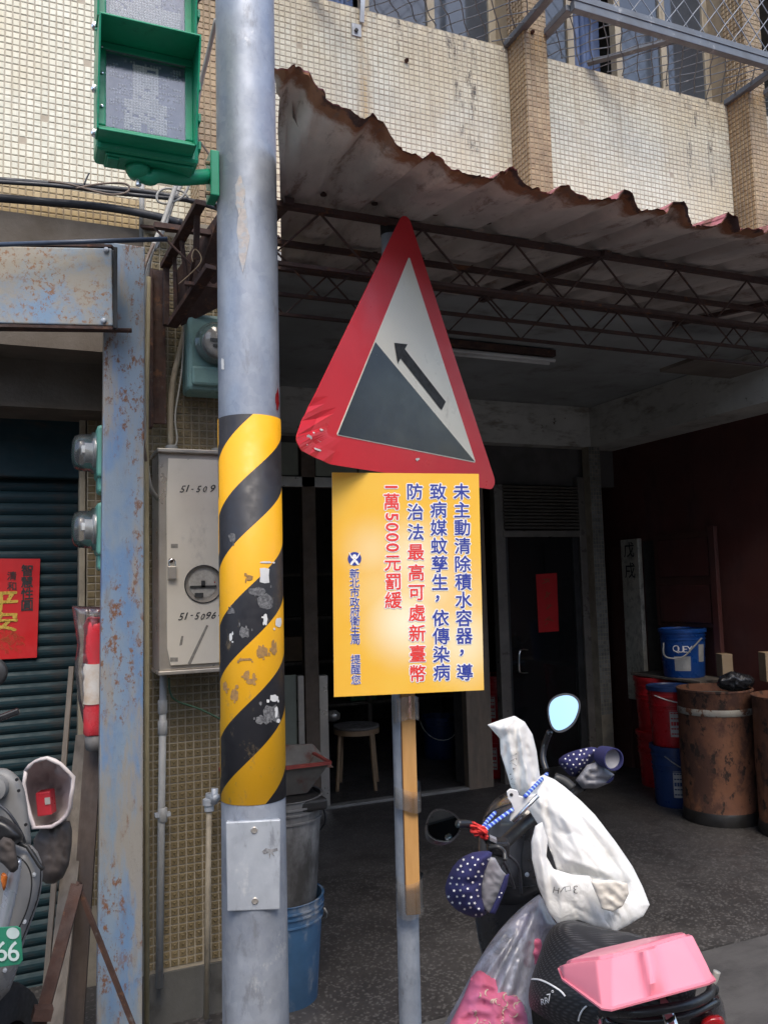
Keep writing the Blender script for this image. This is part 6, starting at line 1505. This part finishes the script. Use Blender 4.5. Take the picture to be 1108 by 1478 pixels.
# tail: rack, rod, lamp, body
Blob([(860, 1452), (900, 1462), (960, 1456), (1010, 1440), (1034, 1430), (1046, 1452), (1048, 1500), (860, 1510)], 1.36, .06, .12, 5, 26, it=1).mb.build('tail_body', 'black_gloss', sc, smooth=True)
Blob([(1008, 1476), (1020, 1465), (1040, 1464), (1048, 1480), (1040, 1510), (1005, 1510)], 1.29, .02, .03, 3, 9).mb.build('tail_lamp', 'tail_red', sc, smooth=True)
MB().tube(catmull([SD(868, 1460, 1.30), SD(912, 1462, 1.24), SD(960, 1456, 1.22), SD(1000, 1448, 1.24), SD(1022, 1436, 1.29), SD(1026, 1424, 1.34)], 6), .007, 10).build('rack_bar', 'black', sc, smooth=True)
MB().tube(catmull([SD(866, 1466, 1.33), SD(930, 1474, 1.27), SD(990, 1466, 1.26), SD(1034, 1446, 1.32)], 6), .0055, 10).build('rack_bar', 'black', sc, smooth=True)
MB().tube([SD(950, 1425, 1.30), SD(976, 1500, 1.20)], .0095, 14).build('rack_rod', 'chrome', sc, smooth=True)
rwc = onD(960, 1478, 1.45); MB().lathe([(.12, -.04), (.19, -.045), (.215, -.02), (.215, .02), (.19, .045), (.12, .04)], Vector((rwc.x, rwc.y, .215)), 32, r0+f0*.15, cap=False).build('rear_wheel', 'rubber', sc, smooth=True)
MB().tube([Vector((rwc.x, rwc.y, .215)), onD(940, 1500, 1.4)], .03, 10).build('shock_absorber', 'dark_metal', sc, smooth=True)
tag(MB().tube(catmull([SD(1024, 1424, 1.36), SD(1030, 1414, 1.36), SD(1034, 1402, 1.36)], 4), [.011, .007, .005]+[.006]*6, 8).build('cord_end', 'cable_grey', smooth=True), 'frayed grey cord end sticking out behind the pink tub', 'cord')
tag(Blob([(1018, 1428), (1028, 1420), (1038, 1424), (1036, 1436), (1026, 1440), (1018, 1436)], 1.36, .015, .015, 2.5, 6).mb.build('rubber_knob', 'rubber', smooth=True), 'small black rubber knob behind the pink tub', 'knob')

# pink tub, lying bottom up over the rack: wide rim low, narrow base up
pt_ = thing('pink_tub', 'pink plastic tub tied upside down on the scooter rack', 'tub', SD(925, 1420, 1.22))
# rings in the tub's own frame, fitted to its corners
rimP = [(806, 1399, 1.30), (812, 1414, 1.25), (868, 1456, 1.13), (882, 1458, 1.12), (945, 1441, 1.12), (1022, 1420, 1.15), (1031, 1415, 1.17), (1016, 1396, 1.30), (960, 1376, 1.42), (860, 1388, 1.42)]
topP = [(806, 1396, 1.305), (812, 1394, 1.262), (860, 1388, 1.19), (882, 1384, 1.18), (935, 1369, 1.18), (985, 1354, 1.20), (999, 1351, 1.22), (994, 1349, 1.32), (930, 1360, 1.40), (852, 1378, 1.41)]
def insetp(P, k, dy=0, dd=0):
    cx_ = sum(p[0] for p in P)/len(P); cy_ = sum(p[1] for p in P)/len(P); cd = sum(p[2] for p in P)/len(P)
    return [(cx_+(p[0]-cx_)*k, cy_+(p[1]-cy_)*k+dy, cd+(p[2]-cd)*k+dd) for p in P]
def ringv(P): return [SD(*p) for p in P]
def dens(P, n=4):
    out = []
    for i in range(len(P)):
        a_, b_2 = P[i], P[(i+1) % len(P)]; out += [tuple(a_[j]+(b_2[j]-a_[j])*t/n for j in range(3)) for t in range(n)]
    return out
rimD, topD = dens(rimP, 14), dens(topP, 14)
# vertical groove between x = 925 and 950 on the front face
def groove(P, k):
    o_ = []
    for (x, y, d) in P: 
        g_ = 1/(1+math.exp(-(x-(922+k*16))/1.8))-1/(1+math.exp(-(x-(942+k*16))/2.5)) if d < 1.25 else 0
        o_.append((x, y-.0, d-.014*g_))
    return o_
mb = MB()
def lerp(P, Q, t): return [tuple(a_[j]*(1-t)+b_2[j]*t for j in range(3)) for a_, b_2 in zip(P, Q)]
rings = [ringv(insetp(rimD, .95, 0)), ringv(insetp(rimD, 1.012, 1.5)), ringv(insetp(rimD, 1.015, -1.5)), ringv(insetp(lerp(rimD, topD, .06), .985))]
rings += [ringv(groove(lerp(rimD, topD, t), 1-t)) for t in (.3, .6, .85, .97)]
rings += [ringv(insetp(topD, .985, -1.2)), ringv(insetp(topD, .9, -1.6)), ringv(insetp(topD, .88, -6)), ringv(insetp(topD, .84, -7)), ringv(insetp(topD, .1, -7))]
mb.loft(rings, True); mb.build('tub_shell', 'pink', pt_, smooth='auto')

# white tote bag clipped on
tt = thing('white_tote_bag', 'white non-woven bag draped over the scooter handlebar', 'bag', SD(830, 1240, 1.75))
b1_ = Blob([(703, 1046), (722, 1039), (742, 1033), (757, 1042), (768, 1060), (774, 1084), (779, 1122), (780, 1142), (764, 1152), (745, 1147), (737, 1136), (728, 1106), (722, 1088), (721, 1066), (712, 1056)], 1.80, .022, .03, 2.5, 22, .007, (1.45, None), .11, seed=3, it=0, power=.7,
    creases=[(742, 1040, 752, 1146, -.016, 4), (748, 1052, 764, 1146, .014, 4), (735, 1052, 742, 1130, .010, 5), (757, 1060, 772, 1140, -.012, 4), (740, 1036, 722, 1062, .010, 4), (728, 1060, 734, 1110, -.008, 5)])
b1_.mb.build('upper_cloth', 'tote', tt, smooth=True)
b2_ = Blob([(764, 1128), (784, 1118), (800, 1125), (815, 1136), (838, 1156), (858, 1176), (888, 1215), (912, 1250), (927, 1280), (937, 1306), (928, 1322), (905, 1336), (886, 1346), (866, 1330), (852, 1296), (838, 1270), (818, 1260), (803, 1256), (797, 1236), (788, 1214), (776, 1190), (762, 1168), (757, 1150)], lambda x, y: 1.80-.0006*(y-1120), .030, .05, 2.8, 52, .006, (.95, None), .05, seed=7, it=0, power=.8,
    creases=[(782, 1124, 800, 1236, -.016, 5), (790, 1126, 850, 1262, .012, 7), (800, 1130, 905, 1270, -.012, 6), (775, 1140, 792, 1210, .012, 5), (812, 1180, 838, 1196, .008, 5), (806, 1200, 832, 1204, -.007, 4), (880, 1235, 922, 1318, -.010, 7),
             (836, 1172, 912, 1250, .010, 6), (805, 1256, 905, 1275, -.014, 5), (905, 1275, 886, 1340, -.014, 5), (806, 1236, 880, 1262, .009, 7), (838, 1206, 900, 1262, -.007, 5), (766, 1150, 806, 1176, .006, 5)])
b2_.mb.build('body_cloth', 'tote', tt, smooth=True)
b3_ = Blob([(772, 1192), (782, 1186), (790, 1213), (788, 1236), (798, 1254), (825, 1262), (850, 1264), (862, 1280), (872, 1310), (886, 1344), (862, 1338), (835, 1328), (805, 1334), (792, 1318), (776, 1280), (767, 1240), (766, 1215)], lambda x, y: 1.70-.0002*(y-1190), .012, .03, 2.8, 22, .004, (1.25, None), .06, seed=11, it=0, power=.8,
    creases=[(784, 1190, 796, 1300, -.010, 4), (796, 1256, 812, 1290, .010, 5), (800, 1258, 812, 1275, -.010, 3), (855, 1270, 884, 1340, .010, 4), (778, 1210, 790, 1310, .008, 4), (812, 1300, 866, 1330, -.005, 5)])
b3_.mb.build('side_cloth', 'tote', tt, smooth=True)
fo = Blob([(852, 1272), (880, 1270), (905, 1275), (907, 1290), (898, 1308), (884, 1316), (868, 1312), (862, 1296)], 1.625, .004, .02, 2.5, 14, .004, (1, 1), .06, seed=5, it=0)
fo.mb.build('inner_fold', 'tote_in', tt, smooth=True)
tm = MB()
for ch, x, y, s_, rt in (('3', 830, 1284, 17, math.pi), ('口', 819, 1283, 10, .2), ('J', 812, 1284, 12, math.pi*.8), ('H', 802, 1285, 13, -.2)):
    vs_, fs__ = px_glyph(ch, x, y, s_, -.015, rt, 1.1); b3_.drape(tm, vs_, fs__, .003)
for k in range(7):
    p = [(737+random.uniform(-2, 8), 1090+k*7+random.uniform(-3, 3)) for _ in range(4)]
    P = catmull([Vector((x, y, 0)) for x, y in p], 5)
    for i in range(len(P)-1): 
        a_, b_4 = P[i], P[i+1]; vs_ = [(a_.x-.4, a_.y), (a_.x+.4, a_.y), (b_4.x+.4, b_4.y), (b_4.x-.4, b_4.y)]; b1_.drape(tm, vs_, [(0, 1, 2, 3)], .003)
tm.build('lettering', 'ink', tt)
# clip
cl = thing('bulldog_clip', 'white steel bulldog clip pinching the tote bag', 'clip', SD(756, 1160, 1.72))
def CP(x, y, o_=0): return SD(x, y, 1.70-o_)
MB().prism([CP(x, y) for x, y in ((731, 1143), (736, 1139), (746, 1141), (749, 1149), (757, 1151), (774, 1146), (776, 1150), (742, 1187), (735, 1185), (740, 1166), (738, 1160), (733, 1153))], FW*.006).build('jaw', 'white', cl, bevel=.0015)
MB().lathe([(.0035, 0), (.0035, .001)], CP(737.5, 1147, .001), 12, -FW).build('hole', 'ink', cl)
MB().tube([CP(740, 1186, .004), CP(776, 1148, .004)], .0045, 10).build('spine', 'chrome', cl, smooth=True)
# bungee cord, red string
def cordm():
    t = NT('blue_bungee'); s = t.sep(); w_ = t.math('FRACT', t.math('MULTIPLY', t.math('ADD', s[2], t.math('MULTIPLY', s[0], 1.2)), 62)); t.set(color=t.mix(t.math('GREATER_THAN', w_, .62), (.03, .07, .42), (.35, .50, .72)), rough=.7); return t.m
M['bungee'] = cordm()
bg_ = thing('bungee_cord', 'blue and white bungee cord stretched across the handlebar', 'cord', SD(740, 1170, 1.7))
MB().tube(catmull([SD(789, 1117, 1.84), SD(776, 1130, 1.76), SD(757, 1150, 1.69)], 5), .0042, 8).build('strand', 'bungee', bg_, smooth=True)
MB().tube(catmull([SD(740, 1168, 1.70), SD(720, 1182, 1.68), SD(704, 1194, 1.64), SD(698, 1200, 1.63)], 5), .0042, 8).build('strand', 'bungee', bg_, smooth=True)
MB().tube(catmull([SD(714, 1173, 1.74), SD(704, 1184, 1.70), SD(697, 1194, 1.64)], 5), .0042, 8).build('strand', 'bungee', bg_, smooth=True)
random.seed(21); mb = MB()
for k in range(7):
    c = Vector((690, 1199, 0)); P = [(690+random.uniform(-12, 13), 1198+random.uniform(-9, 10)) for _ in range(6)]
    mb.tube(catmull([SD(x, y+ (x-690)*.35, 1.62+random.uniform(-.012, .006)) for x, y in P], 5), .0026, 6)
tag(mb.build('red_string', 'cord_red', smooth=True), 'tangle of red string knotted on the left mirror stem', 'string')

# milky plastic bag hanging with pink cloth
pb2 = thing('plastic_bag', 'big milky plastic bag hanging below the tote on the scooter', 'bag', SD(710, 1420, 1.75))
bagP = [(772, 1294), (780, 1290), (792, 1318), (806, 1338), (790, 1350), (775, 1390), (764, 1430), (766, 1458), (772, 1510), (600, 1540), (628, 1500), (650, 1462), (668, 1430), (684, 1396), (712, 1352), (742, 1318)]
bb = Blob(bagP, lambda x, y: 1.78-.0005*(y-1290), .05, .07, 3, 44, .004, (2.05, None), .16, seed=9, it=1, power=.8,
    creases=[(776, 1296, x, y, am, wd) for x, y, am, wd in ((640, 1500, .012, 4), (655, 1440, -.012, 4), (690, 1392, .012, 4), (668, 1490, -.010, 5), (690, 1500, .014, 4), (700, 1440, -.012, 4), (712, 1510, .010, 4), (735, 1500, -.012, 4), (742, 1430, .012, 4), (755, 1500, .010, 4), (770, 1440, -.010, 4), (725, 1370, -.010, 4), (790, 1340, .010, 4))])
bb.mb.build('film', 'bagfilm', pb2, smooth=True)
pkc = thing('bundled_cloth', 'pink floral cloth bundled inside the milky plastic bag', 'cloth', SD(700, 1450, 1.75))
c1_ = Blob([(684, 1400), (705, 1402), (730, 1425), (752, 1440), (762, 1470), (764, 1520), (620, 1530), (648, 1480), (668, 1440)], lambda x, y: 1.76-.0005*(y-1290), .045, .04, 4, 28, .010, (1, 1), .05, seed=3)
po = c1_.mb.build('pink_fold', 'pink_cloth', pkc, smooth=True)
c2_ = Blob([(752, 1368), (766, 1352), (784, 1355), (776, 1390), (766, 1400), (754, 1392)], 1.73, .02, .02, 3, 10, .005, seed=4); c2_.mb.build('pink_fold', 'pink_cloth', pkc, smooth=True)
c3_ = Blob([(735, 1330), (765, 1312), (790, 1340), (770, 1370), (745, 1360)], 1.76, .015, .02, 4, 14, .005, seed=6); c3_.mb.build('purple_fold', 'purple_cloth', pkc, smooth=True)
mb = MB()
for k in range(26):
    cx_, cy_ = random.uniform(680, 758), random.uniform(1430, 1500); r_ = random.uniform(4, 8)
    a0 = random.random()*6; P = [(cx_+r_*math.cos(a0+t), cy_+r_*math.sin(a0+t)) for t in (0, .5, 1, 1.5, 2, 2.6)]
    for i in range(len(P)-1):
        (x0, y0), (x1, y1) = P[i], P[i+1]; c1_.drape(mb, [(x0, y0), (x0+1.8, y0+.8), (x1+1.8, y1+.8), (x1, y1)], [(0, 1, 2, 3)], .002)
mb.build('flower_print', pbr('cream_print', (.55, .46, .36), None, 9, .7), po)
